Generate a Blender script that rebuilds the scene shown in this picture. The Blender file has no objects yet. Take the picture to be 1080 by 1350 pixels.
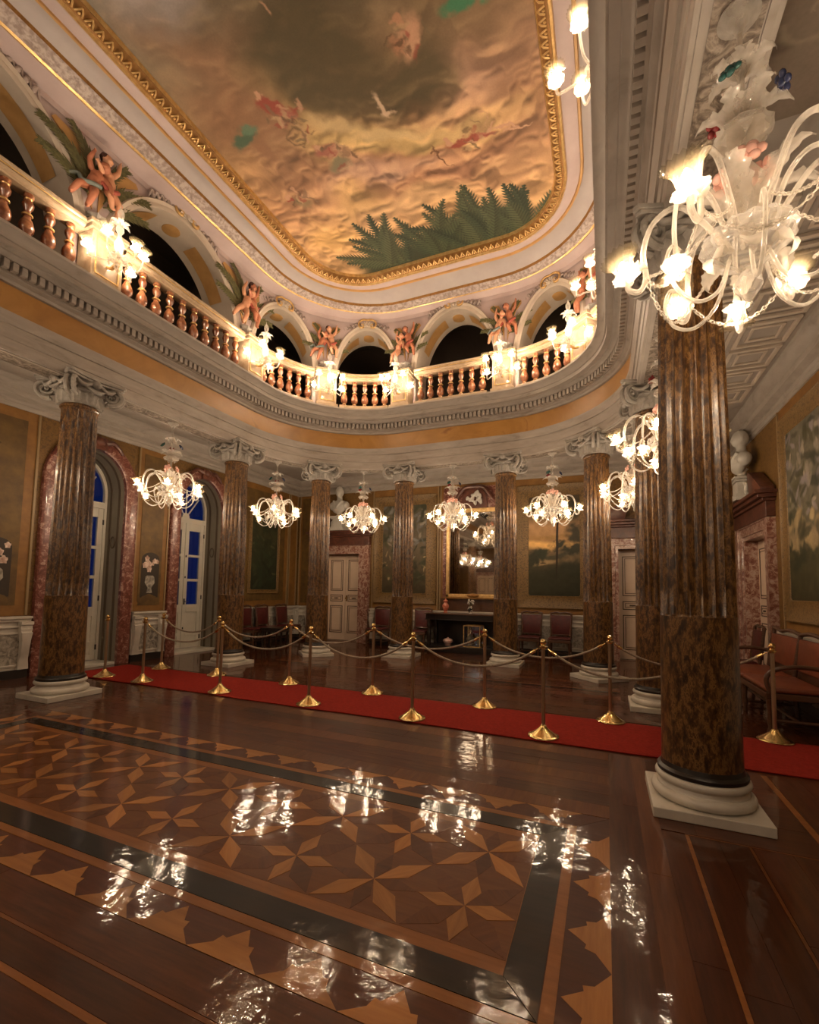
import bpy, bmesh, math, random
import numpy as np
from mathutils import Vector, Matrix, Euler
random.seed(7)
PI = math.pi
C = bpy.context.scene.collection
SC = bpy.context.scene

# ------------------------------------------------------------------ camera, world, lights, exposure
def make_camera():
    f, cx, cy = 599.1, 543.2, 735.86
    yaw, pit, rol = math.radians(-23.018), math.radians(4.022), math.radians(0.973)
    fw = Vector((math.sin(yaw)*math.cos(pit), math.cos(yaw)*math.cos(pit), math.sin(pit)))
    r = Vector((math.cos(yaw), -math.sin(yaw), 0)); u = r.cross(fw)
    r2 = r*math.cos(rol) + u*math.sin(rol); u2 = u*math.cos(rol) - r*math.sin(rol)
    cd = bpy.data.cameras.new('camera'); co = bpy.data.objects.new('camera', cd); C.objects.link(co)
    cd.sensor_fit = 'HORIZONTAL'; cd.sensor_width = 36; cd.lens = f*36/1080
    cd.shift_x = (540-cx)/1080; cd.shift_y = (cy-675)/1080
    cd.clip_start = .02
    m = Matrix((r2, u2, -fw)).transposed().to_4x4(); m.translation = Vector((3.105, 0, 1.511))
    co.matrix_world = m
    SC.camera = co
make_camera()
SC.view_settings.view_transform = 'Standard'
SC.view_settings.look = 'None'
SC.view_settings.gamma = 1
SC.view_settings.use_curve_mapping = False
SC.view_settings.exposure = 1.7
SC.cycles.use_denoising = True
SC.cycles.max_bounces = 8
SC.cycles.diffuse_bounces = 4
SC.cycles.glossy_bounces = 4
SC.cycles.transmission_bounces = 6
SC.cycles.transparent_max_bounces = 12
SC.cycles.sample_clamp_indirect = 4
SC.cycles.caustics_reflective = False
SC.cycles.caustics_refractive = False
w = bpy.data.worlds.new('night'); SC.world = w; w.use_nodes = True
w.node_tree.nodes['Background'].inputs[0].default_value = (.015, .06, .38, 1)
w.node_tree.nodes['Background'].inputs[1].default_value = .035
WARM = (1.0, .775, .55)
BULB = 170.0
def lamp_light(x, y, z, power, radius=.25):
    # the unseen chandeliers and gallery candelabra of the half of the hall behind the camera, as lights only
    ld = bpy.data.lights.new('unseen_lamp_light', 'POINT'); ld.energy = power; ld.color = WARM; ld.shadow_soft_size = radius
    lo = bpy.data.objects.new('unseen_lamp_light', ld); C.objects.link(lo); lo.location = (x, y, z)
for (x, y) in ((3.735, -.5), (2.3, -4.3)):
    lamp_light(x, y, 2.9, 11)
for (x, y) in ((-3.1, .95), (-3.1, -2.0), (3.1, -2.0), (0, -4.0)):
    lamp_light(x, y, 6.2, 18)

# ------------------------------------------------------------------ mesh helpers
class MB:
    def __init__(s): s.v = []; s.f = []
    def add(s, vs, fs):
        n = len(s.v); s.v += [tuple(p) for p in vs]; s.f += [tuple(i+n for i in f) for f in fs]; return s
    def box(s, x0, x1, y0, y1, z0, z1, M=None):
        vs = [Vector(p) for p in ((x0,y0,z0),(x1,y0,z0),(x1,y1,z0),(x0,y1,z0),(x0,y0,z1),(x1,y0,z1),(x1,y1,z1),(x0,y1,z1))]
        if M: vs = [M @ p for p in vs]
        return s.add(vs, [(3,2,1,0),(4,5,6,7),(0,1,5,4),(1,2,6,5),(2,3,7,6),(3,0,4,7)])
    def lathe(s, prof, n=24, c=(0,0,0), fn=None, M=None, cap0=True, cap1=True):
        vs = []
        for k, (r, z) in enumerate(prof):
            for i in range(n):
                a = 2*PI*i/n
                q = fn(a, k, r, z) if fn else (r, z)
                vs.append(Vector((c[0]+q[0]*math.cos(a), c[1]+q[0]*math.sin(a), c[2]+q[1])))
        if M: vs = [M @ p for p in vs]
        fs = []
        for k in range(len(prof)-1):
            for i in range(n):
                j = (i+1) % n
                fs.append((k*n+i, k*n+j, (k+1)*n+j, (k+1)*n+i))
        if cap0: fs.append(tuple(range(n-1, -1, -1)))
        if cap1: fs.append(tuple((len(prof)-1)*n+i for i in range(n)))
        return s.add(vs, fs)
    def tube(s, pts, r, n=8, closed=False, cap=True):
        pts = [Vector(p) for p in pts]; N = len(pts)
        if not hasattr(r, '__len__'): r = [r]*N
        vs = []; nrm = None
        for i, p in enumerate(pts):
            if closed: t = pts[(i+1) % N]-pts[i-1]
            else: t = pts[min(i+1, N-1)]-pts[max(i-1, 0)]
            t = t.normalized() if t.length > 1e-9 else Vector((0,0,1))
            if nrm is None: nrm = t.orthogonal().normalized()
            nrm = nrm - t*nrm.dot(t)
            nrm = nrm.normalized() if nrm.length > 1e-6 else t.orthogonal().normalized()
            b = t.cross(nrm)
            for k in range(n):
                a = 2*PI*k/n
                vs.append(p + (nrm*math.cos(a)+b*math.sin(a))*r[i])
        fs = []
        for i in range(N if closed else N-1):
            for k in range(n):
                l = (k+1) % n; j = (i+1) % N
                fs.append((i*n+k, i*n+l, j*n+l, j*n+k))
        if cap and not closed:
            fs.append(tuple(range(n-1, -1, -1))); fs.append(tuple((N-1)*n+k for k in range(n)))
        return s.add(vs, fs)
    def ell(s, c, r, nu=12, nv=8, fn=None, M=None):
        vs = []; c = Vector(c)
        for j in range(1, nv):
            b = PI*j/nv - PI/2
            for i in range(nu):
                a = 2*PI*i/nu
                d = Vector((math.cos(b)*math.cos(a), math.cos(b)*math.sin(a), math.sin(b)))
                k = fn(d) if fn else 1.0
                vs.append(c+Vector((d.x*r[0], d.y*r[1], d.z*r[2]))*k)
        top = c+Vector((0,0,r[2]))*(fn(Vector((0,0,1))) if fn else 1); bot = c-Vector((0,0,r[2]))*(fn(Vector((0,0,-1))) if fn else 1)
        vs += [bot, top]
        if M: vs = [M @ p for p in vs]
        nb = (nv-1)*nu; fs = []
        for j in range(nv-2):
            for i in range(nu):
                k = (i+1) % nu
                fs.append((j*nu+i, j*nu+k, (j+1)*nu+k, (j+1)*nu+i))
        for i in range(nu):
            k = (i+1) % nu
            fs.append((nb, k, i)); fs.append((nb+1, (nv-2)*nu+i, (nv-2)*nu+k))
        return s.add(vs, fs)
    def prism(s, poly, z0, z1, M=None):
        n = len(poly)
        ar = sum(poly[i][0]*poly[(i+1)%n][1]-poly[(i+1)%n][0]*poly[i][1] for i in range(n))
        if ar < 0: poly = poly[::-1]
        vs = [Vector((p[0], p[1], z0)) for p in poly]+[Vector((p[0], p[1], z1)) for p in poly]
        if M: vs = [M @ p for p in vs]
        fs = [tuple(range(n-1, -1, -1)), tuple(range(n, 2*n))]
        fs += [(i, (i+1)%n, n+(i+1)%n, n+i) for i in range(n)]
        return s.add(vs, fs)
    def grid(s, rows, closed=False):
        m = len(rows[0]); vs = [p for r in rows for p in r]; fs = []
        for i in range(len(rows)-1):
            for k in range(m if closed else m-1):
                l = (k+1) % m
                fs.append((i*m+k, i*m+l, (i+1)*m+l, (i+1)*m+k))
        return s.add(vs, fs)
    def mesh(s, name, smooth=40, bevel=0, merge=False):
        me = bpy.data.meshes.new(name); me.from_pydata(s.v, [], s.f)
        if bevel or smooth or merge:
            bm = bmesh.new(); bm.from_mesh(me)
            if merge: bmesh.ops.remove_doubles(bm, verts=bm.verts, dist=1e-4)
            if bevel:
                bm.normal_update()
                es = [e for e in bm.edges if len(e.link_faces) == 2 and e.calc_face_angle(0) > .5]
                bmesh.ops.bevel(bm, geom=es, offset=bevel, segments=2, affect='EDGES', profile=.5, clamp_overlap=True)
            if smooth:
                bm.normal_update(); lim = math.radians(smooth)
                for f in bm.faces: f.smooth = True
                for e in bm.edges:
                    if len(e.link_faces) == 2 and e.calc_face_angle(0) > lim: e.smooth = False
            bm.to_mesh(me); bm.free()
        me.update()
        return me
    def build(s, name, mat, parent=None, smooth=40, bevel=0, loc=None, rot=None, merge=False):
        me = s.mesh(name, smooth, bevel, merge); me.materials.append(mat)
        return link(name, me, parent, loc, rot)
def link(name, me, parent=None, loc=None, rot=None):
    o = bpy.data.objects.new(name, me); C.objects.link(o)
    if parent: o.parent = parent
    if loc is not None: o.location = loc
    if rot is not None: o.rotation_euler = rot
    return o
def tag(o, label=None, cat=None, group=None, kind=None):
    if label: o['label'] = label
    if cat: o['category'] = cat
    if group: o['group'] = group
    if kind: o['kind'] = kind
    return o
def empty(name, loc=(0,0,0), rz=0, label=None, cat=None, group=None, kind=None):
    o = bpy.data.objects.new(name, None); C.objects.link(o); o.location = loc; o.rotation_euler = (0, 0, rz)
    return tag(o, label, cat, group, kind)
def copy_tree(o, parent=None):
    c = o.copy(); C.objects.link(c)
    if parent: c.parent = parent
    for ch in o.children: copy_tree(ch, c)
    return c
def place(o, loc, rz, label, group=None):
    o.location = loc; o.rotation_euler = (0, 0, rz); o['label'] = label
    if group: o['group'] = group
    return o
def bake(mb, name, voxel=.02, smooth_it=4):
    # join overlapping volumes into one continuous skin
    me = mb.mesh(name+'_raw', 0); o = bpy.data.objects.new('tmp', me); C.objects.link(o)
    m = o.modifiers.new('r', 'REMESH'); m.mode = 'VOXEL'; m.voxel_size = voxel; m.use_smooth_shade = True
    m2 = o.modifiers.new('s', 'SMOOTH'); m2.iterations = smooth_it; m2.factor = .5
    dg = bpy.context.evaluated_depsgraph_get(); dg.update()
    out = bpy.data.meshes.new_from_object(o.evaluated_get(dg)); out.name = name
    bpy.data.objects.remove(o); bpy.data.meshes.remove(me)
    for p in out.polygons: p.use_smooth = True
    return out

# ------------------------------------------------------------------ materials
def newmat(name):
    m = bpy.data.materials.new(name); m.use_nodes = True
    nt = m.node_tree; b = nt.nodes['Principled BSDF']
    return m, nt, b
def ramp(nt, stops):
    r = nt.nodes.new('ShaderNodeValToRGB'); e = r.color_ramp.elements
    e[0].position = stops[0][0]; e[0].color = (*stops[0][1], 1); e[1].position = stops[-1][0]; e[1].color = (*stops[-1][1], 1)
    for p, c in stops[1:-1]:
        x = e.new(p); x.color = (*c, 1)
    return r
def coords(nt, scale=(1,1,1), kind='Object', rnd=False):
    tc = nt.nodes.new('ShaderNodeTexCoord'); mp = nt.nodes.new('ShaderNodeMapping'); mp.inputs['Scale'].default_value = scale
    nt.links.new(tc.outputs[kind], mp.inputs[0])
    if rnd:
        oi = nt.nodes.new('ShaderNodeObjectInfo'); ml = nt.nodes.new('ShaderNodeMath'); ml.operation = 'MULTIPLY'; ml.inputs[1].default_value = 37.
        nt.links.new(oi.outputs['Random'], ml.inputs[0]); cb = nt.nodes.new('ShaderNodeCombineXYZ')
        for i in range(3): nt.links.new(ml.outputs[0], cb.inputs[i])
        nt.links.new(cb.outputs[0], mp.inputs['Location'])
    return mp
def M_noise(name, stops, scale=5., stretch=(1,1,1), rough=.5, detail=6., nrough=.6, dist=0., bump=0., bscale=None, coat=0., metal=0., spec=.5, rnd=False, coat_rough=.05):
    m, nt, b = newmat(name)
    mp = coords(nt, stretch, rnd=rnd)
    n = nt.nodes.new('ShaderNodeTexNoise'); n.inputs['Scale'].default_value = scale; n.inputs['Detail'].default_value = detail
    n.inputs['Roughness'].default_value = nrough; n.inputs['Distortion'].default_value = dist
    nt.links.new(mp.outputs[0], n.inputs['Vector'])
    r = ramp(nt, stops); nt.links.new(n.outputs['Fac'], r.inputs[0]); nt.links.new(r.outputs[0], b.inputs['Base Color'])
    b.inputs['Roughness'].default_value = rough; b.inputs['Metallic'].default_value = metal
    b.inputs['Specular IOR Level'].default_value = spec
    if coat: b.inputs['Coat Weight'].default_value = coat; b.inputs['Coat Roughness'].default_value = coat_rough
    if bump:
        bn = nt.nodes.new('ShaderNodeTexNoise'); bn.inputs['Scale'].default_value = bscale or scale*3; bn.inputs['Detail'].default_value = 4
        nt.links.new(mp.outputs[0], bn.inputs['Vector'])
        bp = nt.nodes.new('ShaderNodeBump'); bp.inputs['Strength'].default_value = bump; bp.inputs['Distance'].default_value = .02
        nt.links.new(bn.outputs['Fac'], bp.inputs['Height']); nt.links.new(bp.outputs[0], b.inputs['Normal'])
    return m
def M_plain(name, col, rough=.5, metal=0., coat=0., spec=.5):
    return M_noise(name, [(.3, tuple(c*.88 for c in col)), (.7, col)], 12, rough=rough, metal=metal, coat=coat, spec=spec)
def wood(name, a, b_, rough=.065, dirx=True):
    # varnished boards: grain along the board, a wavy lacquer film on top
    m, nt, b = newmat(name)
    mp = coords(nt, (1.2, 14, 1) if dirx else (14, 1.2, 1), rnd=True)
    n = nt.nodes.new('ShaderNodeTexNoise'); n.inputs['Scale'].default_value = 2.2; n.inputs['Detail'].default_value = 6; n.inputs['Roughness'].default_value = .65
    nt.links.new(mp.outputs[0], n.inputs['Vector'])
    r = ramp(nt, [(.3, a), (.72, b_)]); nt.links.new(n.outputs['Fac'], r.inputs[0])
    oi = nt.nodes.new('ShaderNodeObjectInfo'); hs = nt.nodes.new('ShaderNodeHueSaturation')
    mr = nt.nodes.new('ShaderNodeMapRange'); mr.inputs['To Min'].default_value = .78; mr.inputs['To Max'].default_value = 1.2
    nt.links.new(oi.outputs['Random'], mr.inputs[0]); nt.links.new(mr.outputs[0], hs.inputs['Value']); nt.links.new(r.outputs[0], hs.inputs['Color'])
    nt.links.new(hs.outputs[0], b.inputs['Base Color'])
    b.inputs['Roughness'].default_value = .5; b.inputs['Specular IOR Level'].default_value = .12
    b.inputs['Coat Weight'].default_value = .8; b.inputs['Coat Roughness'].default_value = rough; b.inputs['Coat IOR'].default_value = 1.4
    tc = nt.nodes.new('ShaderNodeNewGeometry'); bn = nt.nodes.new('ShaderNodeTexNoise'); bn.inputs['Scale'].default_value = 7; bn.inputs['Detail'].default_value = 4
    nt.links.new(tc.outputs['Position'], bn.inputs['Vector'])
    bp = nt.nodes.new('ShaderNodeBump'); bp.inputs['Strength'].default_value = .15; bp.inputs['Distance'].default_value = .02
    nt.links.new(bn.outputs['Fac'], bp.inputs['Height']); nt.links.new(bp.outputs[0], b.inputs['Coat Normal'])
    return m
M = {}
M['column'] = M_noise('mottled brown marble', [(.30, (.010,.005,.002)), (.42, (.040,.017,.006)), (.50, (.095,.043,.013)), (.57, (.21,.11,.034)), (.62, (.055,.023,.008)), (.75, (.12,.056,.017))], 26, (1,1,.42), rough=.33, detail=7, nrough=.7, dist=.2, coat=.3, rnd=True, coat_rough=.16)
M['plinth'] = M_noise('cream marble', [(.3, (.46,.42,.35)), (.7, (.64,.60,.52))], 3, rough=.35, detail=6)
M['stone'] = M_noise('grey carved stone', [(.3, (.20,.18,.155)), (.7, (.42,.385,.34))], 9, rough=.6, bump=.2)
M['entab'] = M_noise('veined grey plaster', [(.25, (.20,.168,.14)), (.42, (.30,.26,.222)), (.6, (.345,.30,.258)), (.75, (.37,.33,.285))], 2.2, (1,1,4), rough=.55, detail=9, dist=.9)
M['frieze'] = M_noise('orange marble', [(.25, (.27,.12,.022)), (.5, (.36,.175,.035)), (.62, (.40,.20,.045)), (.72, (.24,.10,.02))], 1.3, (1,1,1.5), rough=.35, detail=7, dist=1.2)
M['cream'] = M_noise('cream plaster', [(.3, (.46,.385,.31)), (.7, (.56,.48,.39))], 3, rough=.6)
M['pink'] = M_noise('pinkish plaster', [(.3, (.42,.33,.315)), (.7, (.50,.40,.385))], 2, rough=.6)
M['lilac'] = M_noise('greyish lilac plaster', [(.3, (.34,.30,.29)), (.7, (.40,.355,.34))], 2, rough=.65)
M['lace'] = M_noise('lace relief plaster', [(.4, (.26,.20,.175)), (.6, (.44,.365,.33))], 16, rough=.6, detail=2, bump=.5, bscale=16)
M['gold'] = M_noise('worn gilding', [(.3, (.48,.29,.10)), (.7, (.78,.53,.23))], 14, rough=.36, metal=.55, bump=.1)
M['gold_paint'] = M_noise('ochre paint', [(.3, (.40,.22,.075)), (.7, (.52,.30,.11))], 5, rough=.5)
M['gold_dark'] = M_noise('brown gilding', [(.3, (.20,.09,.02)), (.7, (.34,.17,.045))], 14, rough=.4, metal=.4)
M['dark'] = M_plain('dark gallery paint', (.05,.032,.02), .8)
M['wallocre'] = M_noise('ochre patterned wall', [(.38, (.10,.047,.008)), (.5, (.165,.083,.015)), (.62, (.125,.06,.010))], 16, rough=.6, detail=3)
M['wallolive'] = M_noise('olive brown painted panel', [(.35, (.075,.037,.006)), (.65, (.14,.076,.013))], 4, rough=.6, detail=6)
M['wallorange'] = M_noise('orange painted panel', [(.3, (.155,.066,.011)), (.7, (.24,.112,.02))], 5, rough=.6, detail=6)
M['redmarble'] = M_noise('red veined marble', [(.3, (.06,.014,.009)), (.46, (.13,.034,.022)), (.54, (.20,.075,.05)), (.62, (.42,.28,.22)), (.68, (.22,.09,.06)), (.76, (.10,.025,.015))], 11, rough=.32, detail=9, nrough=.72, dist=1.0, coat=.3)
M['doormarble'] = M_noise('pale veined red marble', [(.3, (.10,.03,.02)), (.44, (.20,.07,.045)), (.52, (.36,.21,.155)), (.60, (.50,.38,.31)), (.68, (.24,.10,.07)), (.76, (.12,.035,.022))], 10, rough=.32, detail=9, nrough=.72, dist=1.0, coat=.3)
M['darkmarble'] = M_noise('dark red brown marble', [(.3, (.05,.016,.01)), (.6, (.12,.04,.022)), (.8, (.22,.09,.05))], 5, rough=.35, detail=8, dist=.8)
M['dado'] = M_noise('cream dado marble', [(.3, (.46,.41,.34)), (.7, (.60,.55,.47))], 4, rough=.4)
M['relief'] = M_noise('grey relief', [(.35, (.12,.10,.08)), (.65, (.42,.37,.30))], 9, rough=.6, detail=4, dist=1.5, bump=.8, bscale=9)
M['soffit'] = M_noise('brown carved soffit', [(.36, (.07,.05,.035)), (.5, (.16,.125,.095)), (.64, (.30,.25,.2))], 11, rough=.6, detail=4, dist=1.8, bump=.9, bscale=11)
M['darkstone'] = M_plain('dark stone base', (.018,.013,.010), .35)
M['doorcream'] = M_noise('cream door paint', [(.3, (.60,.45,.33)), (.7, (.66,.51,.38))], 3, rough=.4)
M['doorwhite'] = M_noise('white window paint', [(.3, (.52,.48,.40)), (.7, (.60,.56,.47))], 3, rough=.4)
M['reveal'] = M_noise('grey green reveal paint', [(.3, (.17,.15,.11)), (.7, (.21,.185,.14))], 3, rough=.6)
M['revealtrim'] = M_plain('brown grey trim paint', (.085,.06,.035), .6)
M['line'] = M_plain('dark brown line paint', (.06,.03,.015), .5)
M['strip'] = M_plain('pale gilt strip', (.26,.17,.075), .45)
M['brass'] = M_noise('polished brass', [(.3, (.72,.50,.20)), (.7, (.82,.60,.27))], 8, rough=.2, metal=1)
M['pole'] = M_noise('brushed bronze', [(.3, (.42,.30,.19)), (.7, (.52,.38,.25))], 8, (1,1,.1), rough=.33, metal=.9)
M['rope'] = M_noise('beige grey rope', [(.4, (.22,.17,.12)), (.6, (.36,.29,.21))], 60, rough=.6, bump=.3, bscale=90)
M['carpet'] = M_noise('red carpet', [(.3, (.20,.015,.010)), (.7, (.285,.024,.015))], 30, rough=.95, detail=6, bump=.3, bscale=300, spec=.1)
M['ebony'] = M_noise('black lacquered wood', [(.3, (.008,.005,.004)), (.7, (.02,.012,.009))], 6, rough=.3, coat=.3)
M['mahog'] = M_noise('dark mahogany', [(.3, (.05,.018,.008)), (.7, (.10,.04,.016))], 6, (1,1,8), rough=.35, coat=.4)
M['leather'] = M_noise('dark red leather', [(.3, (.055,.006,.005)), (.7, (.095,.011,.008))], 10, rough=.45, bump=.1)
M['leather2'] = M_noise('rust red leather', [(.3, (.13,.030,.012)), (.7, (.20,.050,.019))], 8, rough=.42, bump=.1)
M['bust'] = M_noise('pale marble bust', [(.3, (.44,.41,.36)), (.7, (.55,.52,.46))], 5, rough=.45)
M['flesh'] = M_noise('painted flesh', [(.3, (.52,.24,.13)), (.7, (.66,.34,.20))], 6, rough=.55)
M['flesh2'] = M_noise('painted ruddy flesh', [(.3, (.36,.12,.06)), (.7, (.50,.20,.11))], 6, rough=.55)
M['hair'] = M_plain('painted brown hair', (.06,.018,.01), .6)
M['redcloth'] = M_plain('painted rose cloth', (.40,.09,.06), .6)
M['bluecloth'] = M_plain('painted grey blue cloth', (.16,.19,.17), .6)
M['palm'] = M_noise('painted palm leaf', [(.3, (.05,.05,.018)), (.7, (.16,.15,.06))], 20, rough=.6)
M['porc_red'] = M_noise('coral porcelain', [(.4, (.55,.12,.07)), (.6, (.70,.28,.18))], 16, rough=.2, coat=.5)
M['porc_pink'] = M_noise('pale pink porcelain', [(.4, (.70,.40,.34)), (.6, (.80,.58,.50))], 14, rough=.25, coat=.5)
M['porc_black'] = M_noise('black and white porcelain', [(.48, (.015,.012,.012)), (.52, (.75,.70,.62))], 14, rough=.2, detail=2, coat=.5)
M['flowers'] = M_noise('painted pale flowers', [(.4, (.35,.20,.15)), (.6, (.68,.52,.42))], 18, rough=.6)
M['soil'] = M_plain('painted dark foliage', (.028,.016,.006), .6)
# wood of the floor
M['f_dark'] = wood('mahogany boards', (0.038,0.0085,0.0016), (0.082,0.021,0.004))
M['f_darky'] = wood('mahogany boards along the hall', (0.038,0.0085,0.0016), (0.074,0.018,0.0035), dirx=False)
M['f_mid'] = wood('brown marquetry', (0.115,0.034,0.007), (0.165,0.053,0.012))
M['f_mid2'] = wood('deep brown marquetry', (0.066,0.018,0.0035), (0.108,0.032,0.007), dirx=False)
M['f_light'] = wood('honey marquetry', (0.24,0.092,0.022), (0.34,0.145,0.038))
M['f_strip'] = wood('light brown strip', (0.175,0.06,0.013), (0.25,0.092,0.022))
M['f_black'] = wood('ebony band', (.007,.004,.003), (.014,.008,.005))
M['f_choc'] = wood('chocolate marquetry', (0.045,0.01,0.0035), (0.075,0.019,0.006))
def glassy(name, milk, clear, tint):
    m, nt, b = newmat(name)
    b.inputs['Base Color'].default_value = (*tint, 1); b.inputs['Roughness'].default_value = .08; b.inputs['Specular IOR Level'].default_value = .8
    n = nt.nodes.new('ShaderNodeTexNoise'); n.inputs['Scale'].default_value = 30; r = ramp(nt, [(.4, tuple(c*.8 for c in tint)), (.6, tint)])
    mp = coords(nt); nt.links.new(mp.outputs[0], n.inputs['Vector']); nt.links.new(n.outputs['Fac'], r.inputs[0]); nt.links.new(r.outputs[0], b.inputs['Base Color'])
    tr = nt.nodes.new('ShaderNodeBsdfTranslucent'); tr.inputs[0].default_value = (*tint, 1)
    tp = nt.nodes.new('ShaderNodeBsdfTransparent'); tp.inputs[0].default_value = (.98,.96,.93,1)
    mx = nt.nodes.new('ShaderNodeMixShader'); mx.inputs[0].default_value = milk
    nt.links.new(b.outputs[0], mx.inputs[1]); nt.links.new(tr.outputs[0], mx.inputs[2])
    # more see-through face on, more reflecting at the rims
    lw = nt.nodes.new('ShaderNodeLayerWeight'); lw.inputs[0].default_value = .45
    mr = nt.nodes.new('ShaderNodeMapRange'); mr.inputs['To Min'].default_value = clear; mr.inputs['To Max'].default_value = clear*.35; nt.links.new(lw.outputs['Facing'], mr.inputs[0])
    mx2 = nt.nodes.new('ShaderNodeMixShader'); nt.links.new(mr.outputs[0], mx2.inputs[0])
    nt.links.new(mx.outputs[0], mx2.inputs[1]); nt.links.new(tp.outputs[0], mx2.inputs[2])
    nt.links.new(mx2.outputs[0], nt.nodes['Material Output'].inputs[0])
    return m
M['glass'] = glassy('milky blown glass', .4, .68, (.74,.70,.64))
M['clear'] = glassy('clear ribbed glass', .15, .84, (.72,.70,.67))
M['shade'] = glassy('frosted ribbed glass shade', .6, .76, (.15,.115,.065))
def emit(name, col, s):
    m, nt, b = newmat(name); b.inputs['Base Color'].default_value = (0,0,0,1)
    b.inputs['Emission Color'].default_value = (*col, 1); b.inputs['Emission Strength'].default_value = s
    return m
M['bulb'] = emit('warm lamp bulb', WARM, BULB)
M['bulb2'] = emit('warm gallery lamp bulb', WARM, BULB*1.7)
def pane_mat():
    m, nt, b = newmat('window glass')
    tp = nt.nodes.new('ShaderNodeBsdfTransparent'); tp.inputs[0].default_value = (.75,.85,1,1)
    gl = nt.nodes.new('ShaderNodeBsdfGlossy'); gl.inputs['Roughness'].default_value = .03
    mx = nt.nodes.new('ShaderNodeMixShader'); mx.inputs[0].default_value = .06
    n = nt.nodes.new('ShaderNodeTexNoise'); n.inputs['Scale'].default_value = 2.; mp = coords(nt); nt.links.new(mp.outputs[0], n.inputs['Vector'])
    bp = nt.nodes.new('ShaderNodeBump'); bp.inputs['Strength'].default_value = .05; nt.links.new(n.outputs['Fac'], bp.inputs['Height']); nt.links.new(bp.outputs[0], gl.inputs['Normal'])
    nt.links.new(tp.outputs[0], mx.inputs[1]); nt.links.new(gl.outputs[0], mx.inputs[2]); nt.links.new(mx.outputs[0], nt.nodes['Material Output'].inputs[0])
    return m
M['pane'] = pane_mat()
def mirror_mat():
    m, nt, b = newmat('old mirror glass'); b.inputs['Metallic'].default_value = 1
    n = nt.nodes.new('ShaderNodeTexNoise'); n.inputs['Scale'].default_value = 3; r = ramp(nt, [(.3, (.62,.56,.48)), (.7, (.76,.70,.62))])
    mp = coords(nt); nt.links.new(mp.outputs[0], n.inputs['Vector']); nt.links.new(n.outputs['Fac'], r.inputs[0]); nt.links.new(r.outputs[0], b.inputs['Base Color'])
    b.inputs['Roughness'].default_value = .03
    return m
M['mirror'] = mirror_mat()
def canvas(name, stops, zmin, zmax, nscale=2.5, namp=.35, dark=None, axis='Z', rough=.5):
    # a painted picture: bands of colour up the canvas broken by brushy noise
    m, nt, b = newmat(name)
    tc = nt.nodes.new('ShaderNodeTexCoord'); sp = nt.nodes.new('ShaderNodeSeparateXYZ'); nt.links.new(tc.outputs['Object'], sp.inputs[0])
    mr = nt.nodes.new('ShaderNodeMapRange'); mr.inputs['From Min'].default_value = zmin; mr.inputs['From Max'].default_value = zmax
    nt.links.new(sp.outputs[axis], mr.inputs[0])
    n = nt.nodes.new('ShaderNodeTexNoise'); n.inputs['Scale'].default_value = nscale; n.inputs['Detail'].default_value = 7; n.inputs['Roughness'].default_value = .62; n.inputs['Distortion'].default_value = .6
    nt.links.new(tc.outputs['Object'], n.inputs['Vector'])
    ma = nt.nodes.new('ShaderNodeMath'); ma.operation = 'MULTIPLY_ADD'; ma.inputs[1].default_value = namp*2; ma.inputs[2].default_value = -namp
    nt.links.new(n.outputs['Fac'], ma.inputs[0])
    ad = nt.nodes.new('ShaderNodeMath'); ad.operation = 'ADD'; nt.links.new(mr.outputs[0], ad.inputs[0]); nt.links.new(ma.outputs[0], ad.inputs[1])
    r = ramp(nt, stops); nt.links.new(ad.outputs[0], r.inputs[0])
    out = r.outputs[0]
    if dark:
        n2 = nt.nodes.new('ShaderNodeTexNoise'); n2.inputs['Scale'].default_value = dark[1]; n2.inputs['Detail'].default_value = 5; n2.inputs['Distortion'].default_value = 1.2
        nt.links.new(tc.outputs['Object'], n2.inputs['Vector'])
        r2 = ramp(nt, [(dark[2], (0,0,0)), (dark[3], (1,1,1))]); nt.links.new(n2.outputs['Fac'], r2.inputs[0])
        mx = nt.nodes.new('ShaderNodeMixRGB'); mx.inputs[2].default_value = (*dark[0], 1)
        nt.links.new(r2.outputs[0], mx.inputs[0]); nt.links.new(out, mx.inputs[1]); out = mx.outputs[0]
    nt.links.new(out, b.inputs['Base Color']); b.inputs['Roughness'].default_value = rough
    return m

# ------------------------------------------------------------------ pictures: pigments laid on a fine grid
_T = np.random.RandomState(11).rand(256, 256)
def vnoise(x, y, sd=0):
    x = x+sd*17.3; y = y+sd*9.7; xi = np.floor(x).astype(int); yi = np.floor(y).astype(int); fx = x-xi; fy = y-yi
    fx = fx*fx*(3-2*fx); fy = fy*fy*(3-2*fy); g = lambda a, b: _T[a % 256, b % 256]
    return (g(xi,yi)*(1-fx)+g(xi+1,yi)*fx)*(1-fy)+(g(xi,yi+1)*(1-fx)+g(xi+1,yi+1)*fx)*fy
def fbm(x, y, sd=0, n=5):
    o = 0; a = .5; t = 0
    for i in range(n): o = o+a*vnoise(x*2**i, y*2**i, sd+i); t += a; a *= .5
    return o/t
def sstep(a, b, x): t = np.clip((x-a)/(b-a), 0, 1); return t*t*(3-2*t)
def bands(y, stops):
    ys = [p for p, c in stops]; return np.stack([np.interp(y, ys, [c[i] for p, c in stops]) for i in range(3)], -1)
def dab(col, X, Y, cx, cy, rx, ry, rot, c, soft=.3, al=1.):
    u = (X-cx)*math.cos(rot)+(Y-cy)*math.sin(rot); v = -(X-cx)*math.sin(rot)+(Y-cy)*math.cos(rot)
    d = np.sqrt((u/rx)**2+(v/ry)**2); a = (1-sstep(1-soft, 1+soft, d))*al
    return col*(1-a[..., None])+np.array(c)*a[..., None]
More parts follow.
